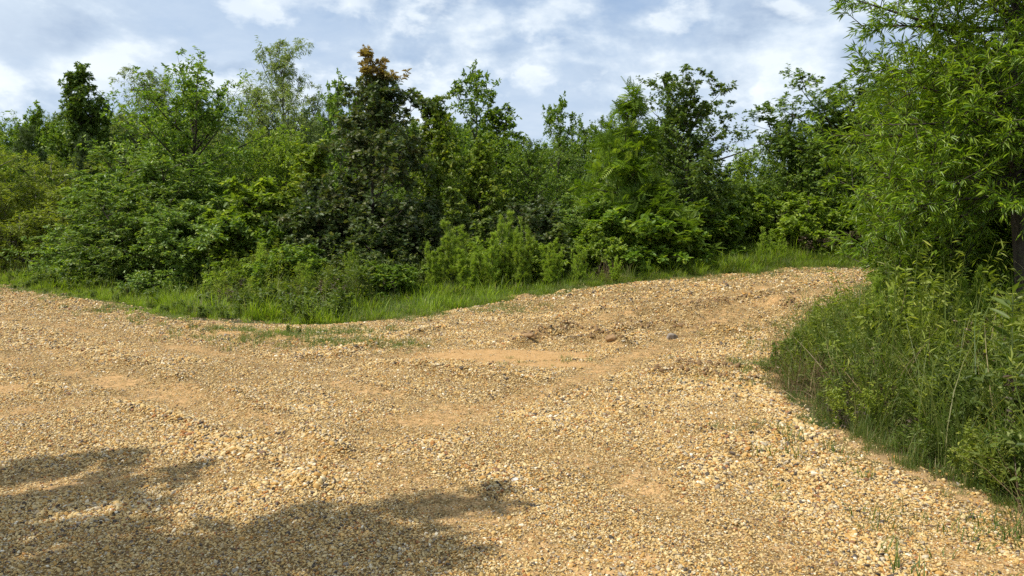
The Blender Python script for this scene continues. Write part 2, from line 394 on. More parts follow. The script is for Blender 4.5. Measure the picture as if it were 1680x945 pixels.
OV = T_oval(); OVN = T_oval(.38, .08, -.2); LN = T_lance(.2); LNW = T_lance(.13, -.2); LOB = T_lobed(); FR = T_frond(); ND = T_needles(); TH = T_threads()
ST = np.array([-7.6, -.2, 0.])      # foot of the roadside tree left of the view
def bough(a, b, h0, h1, t):
    h0 *= 1.45; h1 *= 1.45; p0 = uv(*a)+SUN*(h0/SUN[2]); p1 = uv(*b)+SUN*(h1/SUN[2]); return np.array([[0, 0, t*1.45], p0-ST, p1-ST])
BOUGHS = np.array([bough((-260, 815), (200, 750), 3.6, 3.7, 3.2), bough((-250, 860), (290, 785), 3.8, 3.6, 3.0), bough((-150, 870), (180, 800), 4.4, 4.2, 3.6),
                   bough((0, 970), (520, 845), 4.6, 4.5, 4.1), bough((100, 1000), (780, 812), 4.1, 4.3, 3.7),
                   bough((150, 1060), (700, 875), 4.7, 4.6, 4.3), bough((200, 1100), (720, 925), 5.0, 4.9, 4.6), bough((50, 1100), (400, 905), 5.2, 5.0, 4.8),
                   bough((-100, 1000), (200, 900), 5.4, 5.2, 4.9), bough((-300, 900), (60, 870), 5.5, 5.6, 5.1), bough((-150, 960), (230, 850), 4.4, 4.3, 4.0), bough((-150, 1010), (120, 925), 4.9, 4.8, 4.4), bough((200, 1200), (450, 1000), 5.6, 5.9, 5.2)])
SPECS = dict(
    broad_dark=dict(seed=11, h=7, r=2.3, prof='cone', n1=60, n2=8, n3=6, per=9, leaf=OV, size=.125, mat='mid', el=(0, 55), jit=.35),
    broad_mid=dict(seed=12, h=7, r=2.0, prof='oval', n1=55, n2=8, n3=5, per=8, leaf=OV, size=.12, mat='mid', el=(10, 65), jit=.4),
    broad_light=dict(seed=13, h=6, r=1.9, prof='oval', n1=48, n2=8, n3=5, per=8, leaf=OV, size=.12, mat='light', el=(15, 65), jit=.35),
    broad_big=dict(seed=41, h=7, r=2.5, prof='oval', n1=66, n2=9, n3=6, per=8, leaf=OV, size=.12, mat='mid', el=(0, 62), t0=.06, jit=.3),
    gum=dict(seed=14, h=8, r=1.7, prof='cone', n1=60, n2=8, n3=5, per=8, leaf=LOB, size=.15, mat='dark', el=(5, 60), t0=.2),
    pine=dict(seed=15, h=6, r=1.5, prof='cone', n1=55, n2=8, n3=3, per=9, leaf=ND, size=.17, mat='pine', el=(10, 60), droop=0, lspread=.5, fwd=1),
    willow=dict(seed=16, h=8, r=1.9, prof='oval', n1=56, n2=8, n3=5, per=8, leaf=LN, size=.15, mat='willow', el=(25, 75), droop=.7, jit=.45, curve=-.02, bark=BARKG, t0=.2),
    redoak=dict(seed=17, h=6.6, r=2.3, prof='cone', n1=62, n2=7, n3=6, per=8, leaf=LOB, size=.115, mat='redoak', el=(0, 62), t0=.04, jit=.45, tip=(.72, .22, .972), r0=.06, top=14),
    yelloak=dict(seed=18, h=6, r=1.7, prof='cone', n1=56, n2=8, n3=6, per=7, leaf=LOB, size=.115, mat='yelloak', el=(10, 60), t0=.05, jit=.35, tip=(.85, .1, 0)),
    branchy=dict(seed=19, h=7, r=1.6, prof='ragged', n1=32, n2=6, n3=4, per=6, leaf=OV, size=.13, mat='mid', el=(25, 70), t0=.2, jit=.5),
    narrow=dict(seed=20, h=6.5, r=1.2, prof='col', n1=50, n2=7, n3=5, per=8, leaf=OV, size=.11, mat='mid', el=(20, 65), jit=.4),
    mimosa=dict(seed=21, h=6, r=2.6, prof='cone', n1=44, n2=6, n3=3, per=3, leaf=FR, size=.42, mat='mimosa', el=(5, 45), flat=.6, t0=.1, up=1.6, droop=.05, jit=.3, curve=.05),
    darkoak=dict(seed=22, h=6.8, r=2.1, prof='oval', n1=58, n2=8, n3=6, per=9, leaf=LOB, size=.12, mat='dark', el=(5, 55), t0=.06, jit=.42),
    spiky=dict(seed=23, h=6.5, r=2.3, prof='cone', n1=64, n2=9, n3=5, per=8, leaf=OVN, size=.11, mat='mid', el=(15, 65), t0=.05, jit=.45),
    arching=dict(seed=24, h=4.2, r=1.3, prof='dome', n1=20, n2=8, n3=6, per=8, leaf=LN, size=.11, mat='olive', stems=5, spread=.42, el=(10, 40), jit=.35, curve=-.05, bark=BARKG, r0=.035),
    dome=dict(seed=25, h=3.8, r=1.15, prof='dome', n1=16, n2=8, n3=7, per=9, leaf=OVN, size=.095, mat='shrub', stems=8, spread=.42, el=(0, 50), t0=.04, r0=.03, jit=.3),
    dome2=dict(seed=26, h=3.0, r=1.2, prof='dome', n1=16, n2=8, n3=6, per=9, leaf=OV, size=.095, mat='shrub', stems=6, spread=.5, el=(-10, 45), t0=.04, r0=.03, jit=.35),
    sapling=dict(seed=27, h=3.2, r=.75, prof='oval', n1=26, n2=6, n3=3, per=7, leaf=OV, size=.16, mat='light', el=(20, 60), t0=.1, r0=.025, jit=.35),
    bigleaf=dict(seed=28, h=2.6, r=.42, prof='oval', n1=15, n2=4, n3=2, per=4, leaf=T_lobed(.9), size=.12, mat='weed', stems=1, spread=.12, el=(20, 60), t0=.1, r0=.02, jit=.35, up=1.3),
    bush=dict(seed=29, h=2.0, r=.75, prof='dome', n1=14, n2=7, n3=5, per=7, leaf=OV, size=.125, mat='mid', stems=7, spread=.5, el=(0, 50), t0=.05, r0=.02, jit=.35, up=1.2),
    bushl=dict(seed=30, h=2.0, r=.75, prof='dome', n1=13, n2=7, n3=5, per=7, leaf=OV, size=.11, mat='light', stems=7, spread=.5, el=(0, 50), t0=.05, r0=.02, jit=.4),
    understory=dict(seed=31, h=2.6, r=1.0, prof='dome', n1=16, n2=7, n3=6, per=8, leaf=LOB, size=.105, mat='redoak', stems=5, spread=.4, el=(-5, 45), t0=.02, r0=.025, jit=.4),
    brown=dict(seed=32, h=1.7, r=.7, prof='dome', n1=12, n2=7, n3=5, per=4, leaf=OVN, size=.07, mat='brown', stems=8, spread=.6, el=(0, 50), t0=.05, r0=.02, jit=.4, bark=STEMB),
    shade=dict(seed=40, h=8.2, r=1, n1=4, n2=26, n3=6, per=6, leaf=OV, size=.12, mat='mid', s2=.3, r2=.085, r3=.5, top=0, r0=.14, flat=.3, lean=.01, boughs=BOUGHS),
    woak=dict(seed=33, h=6.2, r=1.68, prof='col', n1=104, n2=10, n3=6, per=11, b1leaf=8, leaf=LNW, size=.088, mat='woak', el=(0, 45), t0=.28, jit=.2, droop=.12, flat=.45, tip=(.60, .9, 0), s2=.03, r0=.075, r3=.42, curve=.0, fwd=.9, lspread=.7, szv=.2),
    woak2=dict(seed=34, h=3.4, r=1.0, prof='dome', n1=26, n2=8, n3=6, per=10, leaf=LNW, size=.10, mat='woak', el=(5, 45), t0=.12, jit=.35, droop=.12, stems=4, spread=.22, tip=(.60, .8, 0), r0=.028, fwd=.9, lspread=.7),
)
PROTO = {}
def proto(k):
    if k not in PROTO:
        PROTO[k] = plant(**SPECS[k]); print('proto', k, [round(q, 2) for q in PROTO[k][2:]])
    return PROTO[k]
def place_plant(name, key, u, vtop, wpx, Y, rot, label, cat, group=None, ymin=None):
    tm, cm, hh, ww, _ = proto(key)
    pt = uv(u, vtop, Y); x = pt[0]; z = float(H(x, Y))-.03
    sz = (pt[2]-z)/hh; sx = (wpx/F*Y)/ww
    sx = min(max(sx, sz*.55), sz*1.7)
    e = ob(name, None, loc=(x, Y, z)); e.rotation_euler = (0, 0, rot); e.scale = (sx, sx, sz)
    ob('trunk', tm, e); ob('crown', cm, e)
    tag(e, label, cat, group); return e

# name, proto, u, vtop, width px, depth m, rot, label, category, group
GT = 'trees behind the roadside thicket'; GS = 'bushes along the edge of the wood'; GW = 'tall feathery weeds at the wood edge'
TREES = [
 ('hardwood_tree', 'broad_dark', 38, 168, 120, 34, .3, 'round dark tree rising at the far left end of the wood'),
 ('hardwood_tree', 'broad_light', 92, 182, 95, 36, 1.9, 'small yellow-green tree between the far left tree and the dark pointed sweetgum'),
 ('sweetgum_tree', 'gum', 140, 112, 120, 31, .6, 'dark pointed sweetgum standing above the left shrubs'),
 ('pine_tree', 'pine', 132, 222, 62, 27, 0, 'small dark pine in front of the pointed sweetgum'),
 ('pine_tree', 'pine', 28, 205, 80, 28, 2, 'young pale green pine at the left end of the wood'),
 ('willow_tree', 'willow', 232, 112, 160, 33, .5, 'airy light green willow between the sweetgum and the big leafy tree'),
 ('hardwood_tree', 'broad_big', 312, 88, 235, 24, 0, 'big leafy green tree with a dark right side, left of the tall pale willow'),
 ('willow_tree', 'willow', 480, 66, 150, 33, 2.6, 'tall pale willow standing highest against the clouds'),
 ('willow_tree', 'willow', 425, 145, 140, 34, 4.1, 'lower pale willow at the shoulder of the tallest willow'),
 ('hardwood_tree', 'broad_light', 398, 205, 130, 27, 4.0, 'yellow-green tree below the pale willows, right of the big leafy tree'),
 ('hardwood_tree', 'narrow', 262, 150, 110, 28, .8, 'green tree filling the left flank of the big leafy tree'),
 ('hardwood_tree', 'broad_light', 462, 212, 120, 24.5, 2.2, 'yellow-green tree over the dark thin stems, left of the red-tipped oak'),
 ('pine_tree', 'pine', 528, 152, 80, 27, 1, 'green bushy pine top beside the red-tipped oak'),
 ('hardwood_tree', 'branchy', 566, 120, 100, 24, 3.3, 'slim green tree with open twigs peeping out left of the red-tipped oak'),
 ('oak_tree', 'redoak', 615, 84, 230, 19.5, .4, 'large reddish oak with orange-tipped leading shoots in the middle of the wood'),
 ('oak_tree', 'yelloak', 520, 235, 150, 20.5, 2.4, 'yellow-brown oak crowding the left side of the large reddish oak'),
 ('oak_tree', 'yelloak', 716, 152, 130, 21.5, 0, 'oak with yellow and orange tinted top right of the large reddish oak'),
 ('hardwood_tree', 'branchy', 770, 100, 110, 25, .2, 'tall slim tree with open twigs against the sky in the middle'),
 ('hardwood_tree', 'narrow', 832, 148, 105, 22.5, 1.4, 'upright green tree just right of the slim open-twigged tree'),
 ('hardwood_tree', 'branchy', 915, 155, 85, 24, 5.0, 'thin forked tree left of the ferny mimosa'),
 ('hardwood_tree', 'broad_mid', 880, 225, 120, 21, 3.0, 'low green tree filling the dip left of the ferny mimosa'),
 ('oak_tree', 'yelloak', 780, 230, 120, 20.5, 4.0, 'olive tinted oak below the slim open-twigged tree'),
 ('mimosa_tree', 'mimosa', 1005, 138, 190, 19.5, .3, 'mimosa with layered ferny leaves beside the dark oak'),
 ('mimosa_tree', 'mimosa', 1075, 290, 150, 18.6, 1.6, 'low mimosa whose flat ferny sprays hang in front of the dark oak'),
 ('oak_tree', 'darkoak', 1112, 116, 185, 21, 1.1, 'dark oak with ragged right edge beside the gap of open sky'),
 ('hardwood_tree', 'broad_mid', 1178, 268, 95, 27, 5.5, 'small green tree low in the gap of sky right of the dark oak'),
 ('hardwood_tree', 'broad_light', 1245, 236, 110, 26, .9, 'bright yellow-green tree in the sky gap left of the tall bushy right tree'),
 ('hardwood_tree', 'darkoak', 1358, 120, 230, 22, 2.5, 'tall bushy dark tree right of the sky gap, behind the near willow oak'),
 ('hardwood_tree', 'spiky', 1296, 178, 130, 23, 4.2, 'mid-height bushy tree on the left shoulder of the tall dark right tree'),
 ('hardwood_tree', 'spiky', 1452, 118, 190, 20.5, 2.0, 'dark bushy tree mostly hidden behind the near willow oak'),
 ('hardwood_tree', 'broad_dark', 1560, 120, 220, 19, 3.3, 'dark tree seen through the lower gaps of the near willow oak'),
 ('hardwood_tree', 'broad_mid', -110, 150, 200, 30, 3.7, 'leafy tree beyond the left edge of the view'),
 ('hardwood_tree', 'broad_dark', 1760, 90, 260, 16, 1.0, 'dark leafy tree at the right side behind the near willow oak'),
]
SHRUBS = [
 ('tall_shrub', 'arching', 55, 238, 230, 24.5, 0, 'pale olive shrub with arching branches at the left end of the grass'),
 ('tall_shrub', 'arching', 128, 250, 170, 25, 2.4, 'olive feathery shrub beneath the dark pointed sweetgum'),
 ('large_shrub', 'dome', 225, 245, 250, 21.8, .5, 'large rounded grey-green shrub over the bright grass'),
 ('large_shrub', 'dome2', 305, 335, 190, 19.3, 1.0, 'lower dome of the dark glossy shrub with its foot in the grass'),
 ('large_shrub', 'dome2', 170, 345, 190, 21.5, 3.9, 'twiggy grey-green shrub whose branches arch down to the left grass'),
 ('large_shrub', 'dome', 260, 300, 200, 20.6, 2.9, 'rounded shrub sloping down towards the light green sapling'),
 ('sapling', 'sapling', 408, 290, 110, 20, 0, 'light green sapling standing right of the rounded shrubs'),
 ('sapling', 'sapling', 372, 345, 100, 18.9, 2.2, 'short bright sapling at the right foot of the rounded shrubs'),
 ('leafy_bush', 'bush', 440, 350, 120, 19.2, 1.2, 'leafy bush in front of the thin dark stems'),
 ('dark_bush', 'understory', 520, 330, 160, 19.4, .7, 'dark oak brush under the left side of the large reddish oak'),
 ('dark_bush', 'understory', 625, 355, 190, 18.6, 2.8, 'dark reddish oak brush in deep shade under the large oak'),
 ('dark_bush', 'understory', 700, 330, 140, 19.2, 4.4, 'shaded oak brush left of the pale big-leaved sapling'),
 ('sapling', 'bigleaf', 744, 308, 46, 18.2, .3, 'pale big-leaved sapling standing tallest behind the feathery weeds'),
 ('sapling', 'bigleaf', 792, 358, 46, 17.9, 2.0, 'big-leaved sapling right of the tallest pale sapling'),
 ('leafy_bush', 'understory', 860, 325, 150, 18.8, 3.0, 'dark leafy bush behind the middle feathery weed'),
 ('sapling', 'bigleaf', 918, 366, 46, 17.4, 4.0, 'bright big-leaved sapling above the yellow-green weeds'),
 ('leafy_bush', 'dome', 960, 318, 140, 18.9, .2, 'leafy bush below the left side of the ferny mimosa'),
 ('leafy_bush', 'bush', 1058, 338, 165, 18.4, 1.0, 'bright leafy bush drooping to the grass beneath the ferny mimosa'),
 ('leafy_bush', 'bushl', 990, 362, 100, 18.0, 1.7, 'small yellow-green bush left of the bright drooping bush'),
 ('leafy_bush', 'bush', 1140, 330, 130, 20, 4.2, 'shaded leafy bush at the foot of the dark oak'),
 ('leafy_bush', 'bushl', 1196, 300, 120, 21.5, 2.6, 'yellow-green bush right of the dark oak'),
 ('tall_shrub', 'dome2', 1250, 290, 140, 22, 5.2, 'green shrub below the sky gap'),
 ('leafy_bush', 'bushl', 1300, 318, 130, 20.4, 3.6, 'bright green vine-covered bush above the brown thicket'),
 ('leafy_bush', 'bushl', 805, 392, 80, 17.4, .4, 'low yellow-green bush between the two groups of feathery weeds'),
 ('leafy_bush', 'bushl', 885, 395, 90, 17.3, 2.4, 'low yellow-green bush right of the middle feathery weeds'),
 ('leafy_bush', 'bush', 470, 402, 110, 16.9, 5.1, 'low mixed bush behind the left grass, below the yellow-green tree'),
 ('leafy_bush', 'bushl', 392, 425, 90, 17.3, .9, 'small pale bush at the right foot of the rounded shrubs'),
 ('leafy_bush', 'bush', 652, 432, 90, 16.0, 2.9, 'small weedy bush at the foot of the dark oak brush'),
 ('brown_thicket', 'brown', 1325, 372, 130, 19.9, 0, 'dark brown dead thicket at the edge of the driveway grass'),
 ('brown_thicket', 'brown', 1425, 372, 110, 19.9, 2.3, 'purplish brown tangle of dead stems near the willow oak'),
 ('leafy_bush', 'bush', 1385, 335, 130, 20.6, .6, 'dark green bush between the two dead thickets'),
 ('leafy_bush', 'bush', 1470, 330, 140, 20, 1.9, 'dark bush at the driveway end behind the willow oak'),
 ('tall_shrub', 'broad_light', -40, 200, 150, 25, 1.9, 'light shrub beyond the left edge of the grass'),
 ('dark_bush', 'understory', 580, 290, 150, 20.2, 5.4, 'shaded oak brush directly behind the large reddish oak trunk'),
]
for t in TREES: place_plant(*t, 'tree', GT)
for t in SHRUBS: place_plant(*t, 'sapling' if t[0] == 'sapling' else 'shrub', GS)

# the willow oak close by on the right, and its young companions
def put(name, key, x, y, s, rot, label, cat, group=None, sz=None):
    tm, cm = proto(key)[:2]
    e = ob(name, None, loc=(x, y, float(H(x, y))-.03)); e.rotation_euler = (0, 0, rot); e.scale = (s, s, sz or s)
    ob('trunk', tm, e); ob('crown', cm, e); return tag(e, label, cat, group)
put('willow_oak', 'woak', 5.2, 7.5, 1., .4, 'near willow oak with long narrow leaves reaching over the right side', 'tree')
put('willow_oak', 'woak2', 5.5, 9.2, .95, 1.0, 'young many-stemmed willow oak under the left boughs of the big near one', 'tree', 'young willow oaks at the right verge')
put('willow_oak', 'woak2', 6.2, 9.3, 1.1, 3.0, 'young willow oak in the shade behind the big near trunk', 'tree', 'young willow oaks at the right verge')

# trees beside and behind the camera whose boughs throw the shade at lower left
put('shade_tree', 'shade', ST[0], ST[1], 1., 0, 'roadside tree left of the view whose boughs shade the gravel', 'tree')

# ---------------------------------------------------------------- ground sheets
def axis(core, step, far, g=1.16):
    a, b = core; c = list(np.arange(a, b+step/2, step)); s = step; x = b
    while x < far: s *= g; x += s; c.append(x)
    s = step; x = a
    while x > -far: s *= g; x -= s; c.insert(0, x)
    return np.array(c)
def axis_y():
    c = [2.0]; 
    while c[-1] < 34: c.append(c[-1]+.035+.0022*(c[-1]-2))
    s = .11
    while c[-1] < 1500: s *= 1.17; c.append(c[-1]+s)
    s = .035; lo = []
    x = 2.0
    while x > -300: s *= 1.2; x -= s; lo.insert(0, x)
    return np.array(lo+c)
XS = axis((-16, 15), .055, 1500); YS = axis_y()
gx, gy = np.meshgrid(XS, YS); gz = H(gx, gy); D = sdf(gx, gy); CL = clay(gx, gy)
nx, ny = len(XS), len(YS); print('grid', nx, ny)
def rutmask(x, y):
    m = np.zeros_like(x)
    for pl, h, w in RIDGES: m = np.maximum(m, np.exp(-(segdist(x, y, pl)/(w*1.6))**2))
    return m
def ground_mat(name, road):
    m, nt = newmat(name); n = N(nt)
    P = n('ShaderNodeNewGeometry').outputs['Position']
    cl = n('ShaderNodeAttribute', attribute_name='clay').outputs['Fac']
    n1 = n('ShaderNodeTexNoise', i={'Vector': P, 'Scale': 3., 'Detail': 6.}).outputs['Fac']
    n2 = n('ShaderNodeTexNoise', i={'Vector': P, 'Scale': 60., 'Detail': 4.}).outputs['Fac']
    if road:
        vo = n('ShaderNodeTexVoronoi', i={'Vector': P, 'Scale': 62., 'Randomness': 1.})
        sep = n('ShaderNodeSeparateColor', i={0: vo.outputs['Color']}).outputs[0]
        st = n.ramp(sep, [(0, (.08, .06, .035)), (.15, (.26, .18, .085)), (.45, (.42, .31, .14)), (.75, (.56, .44, .22)), (1, (.70, .58, .34))])
        edge = n.ramp(vo.outputs['Distance'], [(.2, (1, 1, 1)), (.6, (.22, .16, .10))])
        st = n.mix(1., st, edge, 'MULTIPLY')
        sand = n.mix(n1, (.35, .21, .072), (.47, .305, .12))
        c0 = n.mix(.22, st, sand)
        cr = n.ramp(n2, [(.25, (.24, .14, .065)), (.45, (.46, .28, .125)), (.7, (.62, .38, .17))])
        n3 = n('ShaderNodeTexNoise', i={'Vector': P, 'Scale': 13., 'Detail': 7., 'Roughness': .7}).outputs['Fac']
        cr = n.mix(n.ramp(n3, [(.38, (0, 0, 0)), (.62, (1, 1, 1))]), (.40, .235, .09), cr)
        f = n.ramp(n.math('MULTIPLY_ADD', n.math('SUBTRACT', n3, .5), 1.3, n.math('MULTIPLY_ADD', n.math('SUBTRACT', n2, .5), .7, cl)), [(.25, (0, 0, 0)), (.6, (1, 1, 1))])
        c = n.mix(f, c0, cr)
        inv = n.math('SUBTRACT', 1., f)
        hgt = n.math('ADD', n.math('MULTIPLY', n.math('SUBTRACT', 1., vo.outputs['Distance']), n.math('MULTIPLY_ADD', inv, .9, .1)), n.math('MULTIPLY_ADD', n3, 1.6, n.math('MULTIPLY', n2, .5)))
        bp = n('ShaderNodeBump', i={'Height': hgt, 'Strength': .9, 'Distance': .012}).outputs[0]
    else:
        c = n.ramp(n2, [(.3, (.05, .04, .022)), (.55, (.09, .075, .035)), (.8, (.16, .12, .06))])
        g = n.ramp(n1, [(.4, (0, 0, 0)), (.65, (1, 1, 1))])
        c = n.mix(g, c, (.05, .075, .018))
        f = n.ramp(cl, [(.3, (0, 0, 0)), (.8, (1, 1, 1))])
        c = n.mix(f, c, (.42, .27, .13))
        bp = n('ShaderNodeBump', i={'Height': n2, 'Strength': .8, 'Distance': .03}).outputs[0]
    p = n('ShaderNodeBsdfPrincipled', i={'Base Color': c, 'Roughness': .92, 'Specular IOR Level': .12, 'Normal': bp})
    n('ShaderNodeOutputMaterial', i={'Surface': p.outputs[0]})
    return m
idx = np.arange(nx*ny).reshape(ny, nx)
quads = np.stack([idx[:-1, :-1], idx[:-1, 1:], idx[1:, 1:], idx[1:, :-1]], -1).reshape(-1, 4)
Dc = D.ravel()[quads].mean(1); cx = gx.ravel()[quads].mean(1); cy = gy.ravel()[quads].mean(1)
# the mouth of the driveway: a line between the road and the drive
mouth = (cy > 9.0+.30*(3.0-cx)) & (cx > -4.6) & (cy > 8.4)
ALLV = np.stack([gx.ravel(), gy.ravel(), gz.ravel()], 1)
CLg = np.maximum(CL.ravel(), .9*sst(.55, .0, np.abs(D.ravel()-.05))*(fbm(gx.ravel()*2, gy.ravel()*2, 90) > .42)*(D.ravel() > 0))
ROADM = ground_mat('gravel_surface', True); SOILM = ground_mat('soil', False)
for nm, sel, mt, lab, ct in (('gravel_road', (Dc < .12) & ~mouth, ROADM, 'tan gravel road surface in the foreground', 'road'),
                         ('gravel_driveway', (Dc < .12) & mouth, ROADM, 'gravel driveway climbing right towards the wood', 'driveway'),
                         ('ground', Dc >= .12, SOILM, 'dark soil under the grass and the wood', 'ground')):
    q = quads[sel]; us, inv = np.unique(q.ravel(), return_inverse=True)
    me = mk(nm, ALLV[us], [inv.reshape(-1, 4)], mt, True, {'clay': (CL.ravel() if mt is ROADM else CLg)[us]})
    tag(ob(nm, me), lab, ct, kind='structure')

# ---------------------------------------------------------------- scatter by geometry nodes (only for what nobody could count)
def scatter(name, P, rot, scl, pid, protos, label, cat):
    me = bpy.data.meshes.new(name); me.vertices.add(len(P)); me.vertices.foreach_set('co', np.asarray(P, np.float32).ravel())
    for k, a in (('rot', rot), ('scl', scl)):
        t = me.attributes.new(k, 'FLOAT_VECTOR', 'POINT'); t.data.foreach_set('vector', np.asarray(a, np.float32).ravel())
    t = me.attributes.new('pid', 'INT', 'POINT'); t.data.foreach_set('value', np.asarray(pid, np.int32))
    o = ob(name, me)
    pc = bpy.data.collections.new(name+'_shapes')
    for k, m in enumerate(protos): pc.objects.link(bpy.data.objects.new('%s_shape' % name, m))
    ng = bpy.data.node_groups.new(name, 'GeometryNodeTree')
    ng.interface.new_socket('Geometry', in_out='INPUT', socket_type='NodeSocketGeometry'); ng.interface.new_socket('Geometry', in_out='OUTPUT', socket_type='NodeSocketGeometry')
    nd = ng.nodes; lk = ng.links.new
    gi = nd.new('NodeGroupInput'); go = nd.new('NodeGroupOutput'); ip = nd.new('GeometryNodeInstanceOnPoints')
    ci = nd.new('GeometryNodeCollectionInfo'); ci.inputs['Collection'].default_value = pc; ci.inputs['Separate Children'].default_value = True; ci.inputs['Reset Children'].default_value = True
    def na(nm_, ty):
        a = nd.new('GeometryNodeInputNamedAttribute'); a.data_type = ty; a.inputs['Name'].default_value = nm_; return a.outputs['Attribute']
    e2r = nd.new('FunctionNodeEulerToRotation'); lk(na('rot', 'FLOAT_VECTOR'), e2r.inputs[0])
    lk(gi.outputs[0], ip.inputs['Points']); lk(ci.outputs[0], ip.inputs['Instance']); ip.inputs['Pick Instance'].default_value = True
    lk(na('pid', 'INT'), ip.inputs['Instance Index']); lk(e2r.outputs[0], ip.inputs['Rotation']); lk(na('scl', 'FLOAT_VECTOR'), ip.inputs['Scale'])
    lk(ip.outputs[0], go.inputs[0])
    md = o.modifiers.new('scatter', 'NODES'); md.node_group = ng
    tag(o, label, cat, kind='stuff'); print('scatter', name, len(P)); return o
rng = np.random.default_rng(77)

# pebbles
def ico():
    t = (1+5**.5)/2
    V = np.array([(-1, t, 0), (1, t, 0), (-1, -t, 0), (1, -t, 0), (0, -1, t), (0, 1, t), (0, -1, -t), (0, 1, -t), (t, 0, -1), (t, 0, 1), (-t, 0, -1), (-t, 0, 1)])
    Fc = [(0, 11, 5), (0, 5, 1), (0, 1, 7), (0, 7, 10), (0, 10, 11), (1, 5, 9), (5, 11, 4), (11, 10, 2), (10, 7, 6), (7, 1, 8), (3, 9, 4), (3, 4, 2), (3, 2, 6), (3, 6, 8), (3, 8, 9), (4, 9, 5), (2, 4, 11), (6, 2, 10), (8, 6, 7), (9, 8, 1)]
    V = V/np.linalg.norm(V[0]); V = [tuple(v) for v in V]; cache = {}; F2 = []
    def m(a, b):
        k = (min(a, b), max(a, b))
        if k not in cache:
            v = np.array(V[a])+np.array(V[b]); V.append(tuple(v/np.linalg.norm(v))); cache[k] = len(V)-1
        return cache[k]
    for a, b, c in Fc:
        x, y, z = m(a, b), m(b, c), m(c, a); F2 += [(a, x, z), (b, y, x), (c, z, y), (x, y, z)]
    return np.array(V), np.array(F2)
def pebble_mat():
    m, nt = newmat('pebble'); n = N(nt)
    r = n('ShaderNodeObjectInfo').outputs['Random']
    c = n.ramp(r, [(0, (.05, .04, .03)), (.08, (.14, .11, .085)), (.12, (.35, .15, .05)), (.19, (.49, .28, .075)), (.38, (.545, .375, .14)), (.60, (.61, .455, .205)), (.78, (.68, .55, .30)), (.86, (.50, .40, .24)), (.92, (.27, .24, .20)), (.975, (.74, .65, .45)), (1, (.86, .80, .66))])
    tc = n('ShaderNodeTexCoord').outputs['Object']
    nz = n('ShaderNodeTexNoise', i={'Vector': tc, 'Scale': 2.5, 'Detail': 4.}).outputs['Fac']
    v = n.ramp(nz, [(.3, (.72, .64, .55)), (.7, (1.08, 1.05, 1.0))])
    c = n.mix(1., c, v, 'MULTIPLY')
    p = n('ShaderNodeBsdfPrincipled', i={'Base Color': c, 'Roughness': .72, 'Specular IOR Level': .3})
    n('ShaderNodeOutputMaterial', i={'Surface': p.outputs[0]}); return m
PM = pebble_mat(); IV, IF = ico(); pebs = []
for k in range(8):
    rg = np.random.default_rng(200+k); V = IV.copy()
    for j in range(7):
        d = nrm(rg.normal(0, 1, 3)); pr = V@d; V = V-np.clip(pr-(.55+.3*rg.random()), 0, 1)[:, None]*d*.9
    V = V*(1+rg.normal(0, .05, (len(V), 1)))*np.array([1, .62+.25*rg.random(), .42+.2*rg.random()])
    pebs.append(mk('pebble', V, [IF], PM, smooth=(k % 2 == 0)))
def inview(x, y, m=1.0): return (np.abs(x) < .68*y+m) & (y > 2.6)
GP = []; 
for (y0, y1, dens, sz) in ((2.6, 4.5, 11000, .0055), (4.5, 7.0, 7000, .0064), (7.0, 10, 4500, .0073), (10, 14, 2400, .0094), (14, 21, 850, .0135), (21, 30, 150, .025)):
    x0 = -.69*y1-1; x1 = min(.69*y1+1, 12); n_ = int((x1-x0)*(y1-y0)*dens)
    x = rng.uniform(x0, x1, n_); y = rng.uniform(y0, y1, n_); k = inview(x, y, .8); x, y = x[k], y[k]
    d = sdf(x, y); c = clay(x, y); f = .35+.9*fbm(x*1.1, y*1.1, 91, 4)
    tk = track(x, y); pr = (.93*sst(.22, -.12, d)+(.16*sst(1.4, .0, d)))*(1-.25*tk)*np.clip(1.02-.85*sst(.2, .75, c), .15, 1)*np.clip(f, .35, 1)
    k = rng.random(len(x)) < pr; x, y, d, c, tk = x[k], y[k], d[k], c[k], tk[k]
    coarse = 1+.42*sst(.5, .72, fbm(x*1.7+4, y*1.7, 95, 3))+.45*np.exp(-((d+.15)/.2)**2)*(x > 1)*(y < 9)+.5*rutline(x, y)
    s = sz*np.clip(np.exp(rng.normal(-.05, .42, len(x))), .4, 3.2)*coarse*(1-.3*np.clip(tk, 0, 1))*(1-.45*sst(.3, .7, c))
    GP.append((x, y, s))
x, y, s = [np.concatenate(q) for q in zip(*GP)]
z = H(x, y)+s*.22
scatter('gravel', np.stack([x, y, z], 1), np.stack([rng.normal(0, .5, len(x)), rng.normal(0, .5, len(x)), rng.random(len(x))*6.28], 1),
        np.stack([s, s, s], 1), rng.integers(0, 8, len(x)), pebs, 'loose tan and brown pebbles covering the road and driveway', 'gravel')

